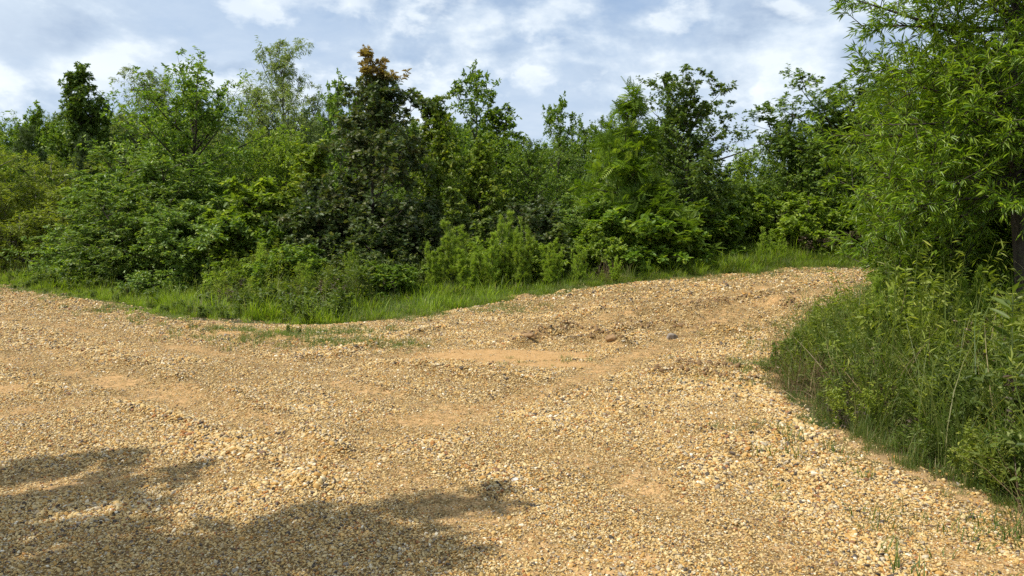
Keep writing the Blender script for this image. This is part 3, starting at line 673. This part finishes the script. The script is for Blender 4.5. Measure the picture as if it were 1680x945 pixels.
# blades and forbs
def clump(seed, n, rad, h, w, mat, bend=.5, name='grass_clump', hv=.3, seg=3):
    rg = np.random.default_rng(seed); a = rg.random(n)*6.28; rr = rad*np.sqrt(rg.random(n)); b = np.stack([rr*np.cos(a), rr*np.sin(a), np.zeros(n)], 1)
    az = a+rg.normal(0, 1.0, n); hh = h*np.clip(1+rg.normal(0, hv, n), .35, 1.7); bd = bend*np.clip(rg.normal(1, .45, n), .1, 2.2)
    t = np.linspace(0, 1, seg+1); out = []
    d = np.stack([np.cos(az), np.sin(az), np.zeros(n)], 1); sd = np.stack([-np.sin(az), np.cos(az), np.zeros(n)], 1)
    V = np.zeros((n, 2*(seg)+1, 3))
    for k, tt in enumerate(t):
        c = b+d*(hh*bd*tt*tt*.8)[:, None]; c[:, 2] += hh*(tt-.35*bd*tt*tt)
        if k < seg:
            wd = w*(1-tt**1.5*.8)*.5; V[:, 2*k] = c-sd*wd; V[:, 2*k+1] = c+sd*wd
        else: V[:, 2*seg] = c
    o = (np.arange(n)*(2*seg+1))[:, None]
    Q = np.concatenate([o+np.array([[2*k, 2*k+1, 2*k+3, 2*k+2]]) for k in range(seg-1)]); T3 = o+np.array([[2*seg-2, 2*seg-1, 2*seg]])
    lv = np.clip(rg.normal(.5, .26, n), 0, 1)
    return mk(name, V.reshape(-1, 3), [T3, Q], L_[mat], attrs={'lv': np.concatenate([lv]+[lv]*(seg-1))})
def forb(seed, n, rad, h, mat, leaf=OV, size=.05, per=14, name='weed_clump', lean=.25, stemm=None):
    rg = np.random.default_rng(seed); a = rg.random(n)*6.28; rr = rad*np.sqrt(rg.random(n))
    b = np.stack([rr*np.cos(a), rr*np.sin(a), np.zeros(n)], 1); hh = h*np.clip(1+rg.normal(0, .3, n), .4, 1.6)
    e = b+np.stack([np.cos(a)*hh*lean, np.sin(a)*hh*lean, hh], 1)+rg.normal(0, .06*h, (n, 3)); m = (b+e)/2; m[:, 2] += .06*h
    P = np.stack([b, m, e], 1); br = kids(rg, P, 5, .3, .95, .3, .7, up=.2)
    A = []
    V1, P1, A1, _ = twig_leaves(rg, np.concatenate([P, br]), per, leaf, size, .15, 1., .8, s0=.1)
    tv, tq = tubes(P, .0035, .0015, 3, 3)
    pol = [p for p in P1]; o = len(V1)
    # stems share the mesh; quads must be merged by size
    by = {}
    at = {}
    c = 0
    for p in P1:
        by[p.shape[1]] = [p]; at[p.shape[1]] = [A1[c:c+len(p)]]; c += len(p)
    by.setdefault(4, []).append(tq+o); at.setdefault(4, []).append(np.full(len(tq), .3))
    ks = sorted(by)
    return mk(name, np.concatenate([V1, tv]), [np.concatenate(by[k]) for k in ks], L_[mat], attrs={'lv': np.concatenate([np.concatenate(at[k]) for k in ks])})
def spread(n_, box, cond, seed):
    rg = np.random.default_rng(seed); x = rg.uniform(box[0], box[1], n_); y = rg.uniform(box[2], box[3], n_); k = inview(x, y, 1.5); x, y = x[k], y[k]
    d = sdf(x, y); pr = cond(x, y, d); k = rg.random(len(x)) < pr; return x[k], y[k], d[k]
def scat(name, x, y, smin, smax, protos, label, cat, sf=None, tilt=.1, dz=-.01):
    rg = np.random.default_rng(len(x)); s = rg.uniform(smin, smax, len(x))*(sf if sf is not None else 1)
    scatter(name, np.stack([x, y, H(x, y)+dz], 1), np.stack([rg.normal(0, tilt, len(x)), rg.normal(0, tilt, len(x)), rg.random(len(x))*6.28], 1), np.stack([s, s, s*rg.uniform(.8, 1.25, len(x))], 1), rg.integers(0, len(protos), len(x)), protos, label, cat)
g2_ = [clump(15, 40, .15, .2, .009, 'dgrass', .7)]; dr_ = [clump(45, 20, .14, .3, .005, 'dry', .8)]
seedh = clump(46, 9, .15, .38, .006, 'dgrass', .45, seg=4)
wf_ = forb(48, 8, .16, .22, 'weed', OV, .04)
g1 = [clump(1+k, 46, .16, .22, .011, 'grass', .6) for k in range(4)]
# U = horizontal photo coordinate of a point, to say where along the verge it lies
U = lambda x, y: 840+F*x/y
x, y, d = spread(42000, (-22, 0, 9, 27), lambda x, y, d: (d > -.3)*(d < 7.5)*sst(-.2, .9, d+.7*(vn(x*2.2, y*2.2, 4)-.5))*sst(640, 520, U(x, y))*.85*(fbm(x*1.3+3, y*1.3, 55, 3) > .36), 301)
scat('green_grass', x, y, .5, 1.6, g1+g1+[g2_[0], g2_[0], dr_[0], seedh, wf_], 'bright green grass strip between road and wood at left', 'grass', sf=(.28+.72*sst(0, 1.6, d))*(.45+1.0*vn(x*1.4, y*1.4, 7)))
g2 = [clump(11+k, 40, .15, .16, .009, 'dgrass', .7) for k in range(4)]
x, y, d = spread(52000, (-4, 16, 8, 24), lambda x, y, d: (d > 0)*(d < np.where((U(x, y) > 500) & (U(x, y) < 725), 2.4, 6))*(y > 10.5+0*x)*sst(480, 700, U(x, y))*sst(0, .3, d)*.8, 302)
scat('verge_grass', x, y, .7, 1.5, g2+g1[:1], 'duller short grass between the driveway and the wood', 'grass', sf=(.4+.9*sst(0, 1.2, d)))
# sparse tufts growing through the gravel edge
x, y, d = spread(60000, (-14, 9, 3, 20), lambda x, y, d: (d < .15)*(d > -1.3)*np.exp(-(np.maximum(-d, 0)/.4))*(fbm(x*1.4, y*1.4, 15, 3) > .47)*.7, 303)
tl = [clump(21+k, 14, .06, .07, .005, 'dgrass', .8) for k in range(3)]
scat('edge_tufts', x, y, .6, 1.5, tl, 'thin tufts of grass at the fraying gravel edge', 'grass')
pts = []
for (u, v, ru, rv, n_) in ((540, 562, 110, 9, 260), (640, 566, 60, 6, 120), (430, 556, 60, 6, 160), (560, 545, 60, 7, 150), (820, 510, 60, 7, 160), (1240, 600, 25, 15, 60), (900, 590, 60, 10, 14), (1290, 550, 40, 30, 60)):
    for _ in range(n_): pts.append(uv(u+rng.normal(0, ru*.6), v+rng.normal(0, rv*.6))[:2])
pts = np.array(pts)
scat('gravel_tufts', pts[:, 0], pts[:, 1], .4, 1.1, tl, 'sparse grass tufts growing through the gravel at the driveway mouth', 'grass')
# weeds
w1 = [forb(31, 10, .2, .40, 'weed', OVN, .046, 11, lean=.15), forb(32, 9, .2, .62, 'weed', LNW, .06, 12, lean=.1), forb(33, 12, .22, .32, 'weed', OV, .04), forb(34, 9, .2, .5, 'olive', OVN, .046), forb(35, 7, .16, .70, 'olive', LNW, .055, 12, lean=.08), forb(36, 9, .2, .42, 'brown', OVN, .035, 8)]
dr = [clump(41+k, 26, .16, .34, .004, 'dry', .8) for k in range(2)]
lg = [clump(51+k, 40, .15, .58, .0075, 'dgrass', .6, seg=4, hv=.4) for k in range(3)]
def rv(x, y, d): return (d > 0)*(x > 1.5)*(y < 17)*(x < 13)*np.where((x > 4.1) & (y > 6.4), .35, 1.)
x, y, d = spread(9000, (2, 13, 3, 17), lambda x, y, d: rv(x, y, d)*sst(.1, .8, d)*(.34+.5*(fbm(x*1.2, y*1.2, 88, 3) > .46)), 304)
scat('verge_weeds', x, y, .5, 1.25, w1, 'tangled leafy weeds on the right verge', 'weeds', sf=(.45+.6*sst(.1, 1.4, d))*(.55+1.0*vn(x*1.9, y*1.9, 6)), tilt=.25)
x, y, d = spread(9500, (2, 13, 3, 17), lambda x, y, d: rv(x, y, d)*sst(0, .5, d)*(.22+.6*(fbm(x*.9, y*.9, 89, 3) > .5)), 305)
scat('verge_tall_grass', x, y, .5, 1.3, lg+dr[:1], 'long grass blades mixed through the right verge', 'grass', sf=(.4+.7*sst(0, 1.0, d))*(.7+.6*vn(x*1.5, y*1.5, 8)))
x, y, d = spread(26000, (2, 10, 3, 17), lambda x, y, d: rv(x, y, d)*sst(-.1, .1, d)*sst(.9, .2, d)*.75, 306)
scat('verge_short_grass', x, y, .4, 1.1, g2, 'short green grass at the foot of the right verge weeds', 'grass', sf=.22+.45*sst(0, .6, d))
x, y, d = spread(9000, (2, 13, 3, 17), lambda x, y, d: rv(x, y, d)*sst(.1, .5, d)*.95*(fbm(x*1.5, y*1.5, 44) > .44), 307)
scat('dry_stalks', x, y, .7, 1.7, dr, 'brown dry grass stalks tangled low in the right verge', 'dry grass', tilt=.5)
# weeds before the wood
x, y, d = spread(26000, (-18, 16, 10, 24), lambda x, y, d: (d > .8)*(d < 5.5)*(y > 11)*sst(250, 480, U(x, y))*(sst(1.0, 2.2, d))*(.10+.62*(fbm(x*.9, y*.9, 19, 3) > .50))*np.where((U(x, y) > 560) & (U(x, y) < 715), .12, 1)*np.where(U(x, y) > 1180, .35, 1), 308)
scat('wood_edge_weeds', x, y, .7, 1.5, w1+lg[:2]+dr[:1], 'mixed weeds and long grass along the foot of the wood', 'weeds', sf=(.4+.4*sst(.8, 3, d))*(.5+1.1*vn(x*1.7, y*1.7, 5)))
x, y, d = spread(16000, (-24, 18, 16, 34), lambda x, y, d: (d > 3)*.6, 309)
scat('forest_floor_plants', x, y, .7, 1.4, [w1[0], w1[2], lg[0]], 'low plants on the shaded floor of the wood', 'undergrowth')

# ---------------------------------------------------------------- individual tall weeds
def fennel(seed, h=1.5, n1=17, r=.3):
    return plant(seed, h=h, r=r, t0=.15, prof='cone', n1=n1, n2=7, n3=0, per=7, el=(50, 75), leaf=TH, size=.075, mat='fennel', bark=STEM, r0=.007, stems=4, spread=.18, droop=-.3, lspread=.4, fwd=1., top=2, lean=.02, up=.5, r2=.35, a2=.5)
def stalk(seed, h=1.1, leaf=LN, size=.11, mat='weed', n=46, stems=1):
    rg = np.random.default_rng(seed); st = []
    for k in range(stems):
        a = rg.random()*6.28; b = np.array([rg.normal(0, .04), rg.normal(0, .04), 0]); e = b+np.array([math.cos(a)*.16*h, math.sin(a)*.16*h, h*(1-.3*rg.random())]); m = (b+e)/2+rg.normal(0, .03, 3); st.append([b, m, e])
    st = np.array(st)
    V, Q = tubes(st, .006, .002, 8, 5); tm = mk('stem', V, [Q], STEM, True)
    LV, LP, A, _ = twig_leaves(rg, st, n, leaf, size, -.15, 1., 1.2, s0=.12, fwd=.55)
    return tm, mk('foliage', LV, LP, L_[mat], attrs={'lv': A}), float(LV[:, 2].max()), .3, 0
WP = dict(fen1=fennel(401), fen2=fennel(402, 1.3, 26, .16), st1=stalk(403), st2=stalk(404, 1.0, LN, .12, stems=4), st3=stalk(405, .8, OVN, .09, 'weed', 30, 5), st4=stalk(406, .9, LNW, .15, 'dgrass', 34, 4))
def weed(name, key, u, vtop, Y, rot, label, cat='weed', group=None, wide=1.):
    a, b, hh = WP[key][:3]; pt = uv(u, vtop, Y); z = float(H(pt[0], Y))-.02; s = (pt[2]-z)/hh
    e = ob(name, None, loc=(pt[0], Y, z)); e.rotation_euler = (0, 0, rot); e.scale = (s*wide, s*wide, s)
    ob('stem', a, e); ob('foliage', b, e); tag(e, label, cat, group)
GR = 'leafy stalks in the right verge'
for q in [
 ('feathery_weed', 'fen1', 745, 362, 16.6, 0, 'wide feathery weed below the pale big-leaved sapling', 1.2, GW),
 ('feathery_weed', 'fen2', 766, 400, 16.2, 2, 'short feathery weed leaning right of the widest one', 1.3, GW),
 ('feathery_weed', 'fen1', 838, 345, 17, 4, 'tall narrow feathery weed standing alone in the middle', .9, GW),
 ('feathery_weed', 'fen2', 858, 372, 16.6, 1, 'feathery weed close at the right of the tall narrow one', 1., GW),
 ('feathery_weed', 'fen2', 712, 398, 16.4, 5, 'feathery weed at the right side of the dark oak brush', 1.1, GW),
 ('feathery_weed', 'fen1', 800, 380, 16.6, 1.5, 'feathery weed midway between the widest and the tallest ones', 1., GW),
 ('feathery_weed', 'fen2', 905, 392, 16.4, 2.8, 'feathery weed before the bright big-leaved sapling', 1.2, GW),
 ('feathery_weed', 'fen1', 948, 402, 16.5, .7, 'feathery weed where the verge grass narrows by the drive', 1.1, GW),
 ('feathery_weed', 'fen1', 500, 425, 15.8, 3.4, 'bushy feathery weed at the right end of the bright grass', 1.2, GW),
 ('feathery_weed', 'fen2', 575, 408, 17, 3, 'slim feathery weed against the dark oak brush', .8, GW),
 ('feathery_weed', 'fen1', 440, 398, 17, 5, 'feathery weed at the edge of the left grass', 1.2, GW),
 ('feathery_weed', 'fen1', 1256, 372, 19.2, 0, 'leaning feathery weed left of the brown thicket', 1.3, GW),
 ('feathery_weed', 'fen2', 1282, 392, 19.0, 2.2, 'shorter feathery weed touching the brown thicket', 1.3, GW),
 ('feathery_weed', 'fen2', 1388, 385, 19.1, 1.2, 'feathery weed right of the brown thicket', 1.1, GW),
 ('feathery_weed', 'fen2', 1010, 420, 16.3, 3.1, 'low feathery weed at the drooping bush', 1.2, GW),
 ('leafy_weed', 'st2', 335, 442, 18.2, 0, 'pale narrow-leaved weed before the dark shrub', 1.2, 'leafy weeds at the wood edge'),
 ('leafy_weed', 'st3', 605, 425, 15.4, 1, 'leafy weed standing over the pebble heap', 1.3, 'leafy weeds at the wood edge'),
 ('leafy_weed', 'st3', 548, 480, 13.8, 2, 'dark broad weed beside the washed clay', 1.4, 'leafy weeds at the wood edge'),
 ('leafy_weed', 'st4', 183, 470, 17.2, 2, 'dark thin weed standing alone in the left grass', .6, 'leafy weeds at the wood edge'),
 ('leafy_weed', 'st4', 14, 442, 20.5, 2, 'thin weed at the left end of the grass', .6, 'leafy weeds at the wood edge'),
 ('feathery_weed', 'fen1', 1446, 452, 6.9, 0, 'tall feathery stalk at the left front of the right verge', .7, 'feathery stalks in the right verge'),
 ('feathery_weed', 'fen2', 1590, 440, 7.2, 2, 'feathery stalk in front of the willow oak stems', .8, 'feathery stalks in the right verge'),
 ('feathery_weed', 'fen2', 1515, 520, 7.6, 4, 'short feathery stalk between the two taller ones', .9, 'feathery stalks in the right verge'),
 ('leafy_weed', 'st1', 1658, 462, 5.2, 0, 'tall stalk with paired long leaves by the dark trunk', 1., GR),
 ('leafy_weed', 'st1', 1600, 575, 5.6, 2, 'bending stalk with long leaves below the dark trunk', 1.2, GR),
 ('leafy_weed', 'st2', 1560, 596, 5.5, 1, 'narrow-leaved clump with the pale flower', 1.2, GR),
 ('leafy_weed', 'st3', 1500, 640, 5.6, 3, 'yellow-green leafy clump in the middle of the right verge', 1.5, GR),
 ('leafy_weed', 'st3', 1370, 560, 7.2, 5, 'leafy clump where verge meets driveway', 1.4, GR),
 ('leafy_weed', 'st2', 1420, 560, 6.9, 5, 'narrow-leaved clump behind the leafy corner clump', 1.4, GR),
 ('leafy_weed', 'st4', 1625, 690, 4.5, 2, 'upright grassy stalks near the right edge', .8, GR),
 ('leafy_weed', 'st3', 1650, 720, 4.3, 0, 'dense low leafy clump at the right edge', 1.5, GR),
 ('leafy_weed', 'st4', 1480, 690, 5.2, 4, 'long-bladed tuft leaning over the gravel', 1.2, GR),
]:
    weed(q[0], q[1], q[2], q[3], q[4], q[5], q[6], 'weed', q[8], q[7])

# ---------------------------------------------------------------- stones
def rock_mat(name, a, b):
    m, nt = newmat(name); n = N(nt); tc = n('ShaderNodeTexCoord').outputs['Object']
    nz = n('ShaderNodeTexNoise', i={'Vector': tc, 'Scale': 14., 'Detail': 6.}).outputs['Fac']
    p = n('ShaderNodeBsdfPrincipled', i={'Base Color': n.ramp(nz, [(.3, a), (.7, b)]), 'Roughness': .9, 'Normal': n('ShaderNodeBump', i={'Height': nz, 'Strength': .7, 'Distance': .02}).outputs[0]})
    n('ShaderNodeOutputMaterial', i={'Surface': p.outputs[0]}); return m
RD = rock_mat('rock_dark', (.14, .11, .085), (.38, .32, .26)); RC = rock_mat('clod_clay', (.16, .09, .04), (.42, .26, .12)); RW = rock_mat('rock_pale', (.45, .40, .33), (.8, .74, .64))
def rock(name, u, v, w, mat, label, seed, flat=.6, cat='rock', p=None):
    rg = np.random.default_rng(seed); V, Fc = IV.copy(), IF
    # one more subdivision for a rounder broken shape
    E = {}; V = [tuple(q) for q in V]; F2 = []
    def m(a, b):
        k = (min(a, b), max(a, b))
        if k not in E: q = np.array(V[a])+np.array(V[b]); V.append(tuple(q/np.linalg.norm(q))); E[k] = len(V)-1
        return E[k]
    for a, b, c in Fc: x, y, z = m(a, b), m(b, c), m(c, a); F2 += [(a, x, z), (b, y, x), (c, z, y), (x, y, z)]
    V = np.array(V)
    for j in range(14): d = nrm(rg.normal(0, 1, 3)); V = V-np.clip(V@d-(.6+.25*rg.random()), 0, 1)[:, None]*d*.9
    V = V*(1+rg.normal(0, .03, (len(V), 1)))*np.array([1, .75, flat])*w/2
    q = uv(u, v) if p is None else p
    o = ob(name, mk(name, V, [np.array(F2)], mat), loc=(q[0], q[1], float(H(q[0], q[1]))+w*flat*.22)); o.rotation_euler = (0, 0, rg.random()*6)
    tag(o, label, cat)
rock('rock', 1101, 556, .24, RD, 'dark grey rock lying on the driveway gravel', 1, .6)
rock('clay_clod', 1003, 566, .17, RC, 'dark brown clod on the gravel ridge left of the grey rock', 2, .7, 'clod')
rock('clay_clod', 865, 566, .20, RC, 'long dark clod at the left end of the gravel ridge', 3, .4, 'clod')
rock('clay_clod', 733, 626, .07, RC, 'small brown clod on the road before the clay patch', 4, .7, 'clod')
rock('pale_rock', 1598, 580, .22, RW, 'pale rock half hidden under the willow oak', 5, .6, p=(4.45, 7.3))
rock('pale_stone', 845, 793, .06, RW, 'flat pale stone in the foreground gravel beside the tree shadow', 6, .35, 'stone')
pts = []
for pl, h, w in RIDGES[:7]:
    for (ax_, ay_), (bx_, by_) in zip(pl[:-1], pl[1:]):
        k = int(math.hypot(bx_-ax_, by_-ay_)*80); t = rng.random(k); pts.append(np.stack([ax_+(bx_-ax_)*t+rng.normal(0, w*.5, k), ay_+(by_-ay_)*t+rng.normal(0, w*.5, k)], 1))
pts = np.concatenate(pts); s_ = .010+.024*rng.random(len(pts))**3
clods = []
for k in range(4):
    rg = np.random.default_rng(300+k); V = IV.copy()*(1+rg.normal(0, .14, (len(IV), 1)))*np.array([1, .8, .7]); clods.append(mk('clod', V, [IF], RC))
scatter('soil_crumbs', np.stack([pts[:, 0], pts[:, 1], H(pts[:, 0], pts[:, 1])+s_*.3], 1), rng.random((len(pts), 3))*6, np.stack([s_]*3, 1), rng.integers(0, 4, len(pts)), clods, 'brown crumbs of soil along the ridges scraped in the driveway', 'soil')
# the pale flower head in the right verge
fl = T_lance(.35, .1); rg = np.random.default_rng(8); nn_ = 40; a = rg.random(nn_)*6.28
ax = np.stack([np.cos(a), np.sin(a), .35+.5*rg.random(nn_)], 1); fp = uv(1590, 620, 5.45)
LV, LP, A, _ = leaves(rg, np.zeros((nn_, 3)), ax, np.tile([0, 0, 1.], (nn_, 1))+rg.normal(0, .2, (nn_, 3)), np.full(nn_, .028), fl)
fe = ob('wildflower', None, loc=(fp[0], fp[1], float(H(fp[0], fp[1])))); hz = fp[2]-fe.location.z
ob('flower_head', mk('flower_head', LV+np.array([0, 0, hz]), LP, L_['flower'], attrs={'lv': A}), fe)
V, Q = tubes(np.array([[[0.03, 0, 0], [0, .02, hz*.5], [0, 0, hz]]]), .003, .002, 4, 5); ob('stem', mk('stem', V, [Q], STEM, True), fe)
tag(fe, 'single pale pink wildflower among the right verge weeds', 'flower')

# ---------------------------------------------------------------- the deep wood behind, one mass
wm = []
def joinedtree(k):
    tm, cm = proto(k)[:2]; return cm
rg = np.random.default_rng(9); pts = []
for row, (Y, vt) in enumerate(((27, 245), (31, 215), (35, 195), (40, 195), (46, 195))):
    for u in np.arange(-340, 2040, 62*27/Y*1.25):
        uu = u+rg.normal(0, 14); yy = Y+rg.normal(0, 1.2); v_ = vt+rg.normal(0, 10)
        if 1120 < uu < 1300: v_ += 85
        if 820 < uu < 960: v_ += 35
        if uu > 1480: v_ -= 40
        p = uv(uu, v_, yy); pts.append((p[0], yy, p[2]))
pts = np.array(pts); keys = ['broad_dark', 'broad_mid', 'darkoak', 'narrow', 'spiky']
hz_ = np.array([proto(k)[2] for k in keys]); pid = rg.integers(0, len(keys), len(pts)); z0 = H(pts[:, 0], pts[:, 1])
sc = (pts[:, 2]-z0)/hz_[pid]; zr = rg.random(len(pts))*6.28
scatter('woodland', np.stack([pts[:, 0], pts[:, 1], z0], 1), np.stack([0*zr, 0*zr, zr], 1), np.stack([sc*1.0, sc*1.0, sc], 1), pid, [proto(k)[1] for k in keys], 'deep green woodland filling in behind the first trees', 'woodland')
scatter('woodland_trunks', np.stack([pts[:, 0], pts[:, 1], z0], 1), np.stack([0*zr, 0*zr, zr], 1), np.stack([sc*1.0, sc*1.0, sc], 1), pid, [proto(k)[0] for k in keys], 'trunks standing in the deep woodland', 'woodland')

# ---------------------------------------------------------------- sky, sun, camera
w = bpy.data.worlds.new('World'); scene.world = w; w.use_nodes = True; nt = w.node_tree; nt.nodes.clear(); n = N(nt)
STR = .11; PL1 = (7.3, 3.1, .9); PL2 = (5.3, 2.5, 4.7)
sky = n('ShaderNodeTexSky', sky_type='NISHITA', sun_disc=False, sun_elevation=SUN_EL, sun_rotation=SUN_AZ % (2*math.pi), altitude=60., air_density=1.0, dust_density=1.2, ozone_density=1.5).outputs[0]
dr_ = n('ShaderNodeTexCoord').outputs['Generated']
sp = n('ShaderNodeSeparateXYZ', i={0: dr_})
zz = n.math('ADD', n.math('MAXIMUM', sp.outputs[2], 0.), .30)
px = n.math('DIVIDE', sp.outputs[0], zz); py = n.math('DIVIDE', sp.outputs[1], zz)
cv = n('ShaderNodeCombineXYZ', i={0: px, 1: py, 2: 0.}).outputs[0]
big = n('ShaderNodeTexNoise', i={'Vector': n('ShaderNodeMapping', i={'Vector': cv, 'Location': (3.2, 1.7, 0), 'Rotation': (0, 0, .5), 'Scale': (1., 1.25, 1.)}).outputs[0], 'Scale': 1.1, 'Detail': 10., 'Roughness': .58, 'Distortion': .15}).outputs['Fac']
k = 1/STR
blue = n.mix(.6, sky, (.28*k, .39*k, .60*k))
c = n.mix(n.ramp(big, [(.36, (0, 0, 0)), (.47, (.7, .7, .7)), (.60, (1, 1, 1))]), blue, n.ramp(big, [(.40, (.40*k, .50*k, .665*k)), (.62, (.52*k, .60*k, .725*k))]))
def puffs(c, loc, sc, lo, hi, amt, base):
    nz = [n('ShaderNodeTexNoise', i={'Vector': n('ShaderNodeMapping', i={'Vector': dr_, 'Scale': (1, 1, 1.8), 'Location': (loc[0]+a, loc[1], loc[2]+b)}).outputs[0], 'Scale': sc, 'Detail': 11., 'Roughness': .56, 'Distortion': .12}).outputs['Fac'] for a, b in ((0, 0), (.028, -.045))]
    em = n.math('MULTIPLY_ADD', n.math('SUBTRACT', nz[0], nz[1]), 2.8, .5)
    col = n.ramp(em, [(.25, tuple(q*k for q in base)), (.50, (.52*k, .60*k, .72*k)), (.74, (.80*k, .84*k, .89*k))])
    return n.mix(n.ramp(nz[0], [(lo, (0, 0, 0)), (hi, (amt, amt, amt))]), c, col)
c = puffs(c, PL1, 3.4, .47, .58, .75, (.27, .355, .51))
c = puffs(c, PL2, 8.5, .51, .61, .6, (.33, .42, .57))
c = n.mix(1., c, (1.03, 1.05, 1.03), 'MULTIPLY')
bg = n('ShaderNodeBackground', i={'Color': c, 'Strength': STR})
n('ShaderNodeOutputWorld', i={'Surface': bg.outputs[0]})
sl = bpy.data.lights.new('sun', 'SUN'); sl.energy = 4.2; sl.angle = R(.53); sl.color = (1, .95, .86)
so = ob('sun', sl, loc=(-20, 0, 30)); so.rotation_euler = Vector(SUN).to_track_quat('Z', 'Y').to_euler()
cam = bpy.data.cameras.new('camera'); co = ob('camera', cam, loc=(0, 0, CH)); co.rotation_euler = (R(90)-PITCH, 0, 0)
cam.sensor_width = 36; cam.lens = 36*F/1680; cam.clip_start = .05; cam.clip_end = 4000; scene.camera = co
scene.view_settings.view_transform = 'Standard'; scene.view_settings.look = 'None'; scene.view_settings.exposure = 0.32; scene.view_settings.gamma = 1
cy_ = scene.cycles; cy_.max_bounces = 6; cy_.diffuse_bounces = 3; cy_.glossy_bounces = 2; cy_.transmission_bounces = 4; cy_.transparent_max_bounces = 4
cy_.caustics_reflective = False; cy_.caustics_refractive = False; cy_.use_denoising = False; cy_.sample_clamp_indirect = 4
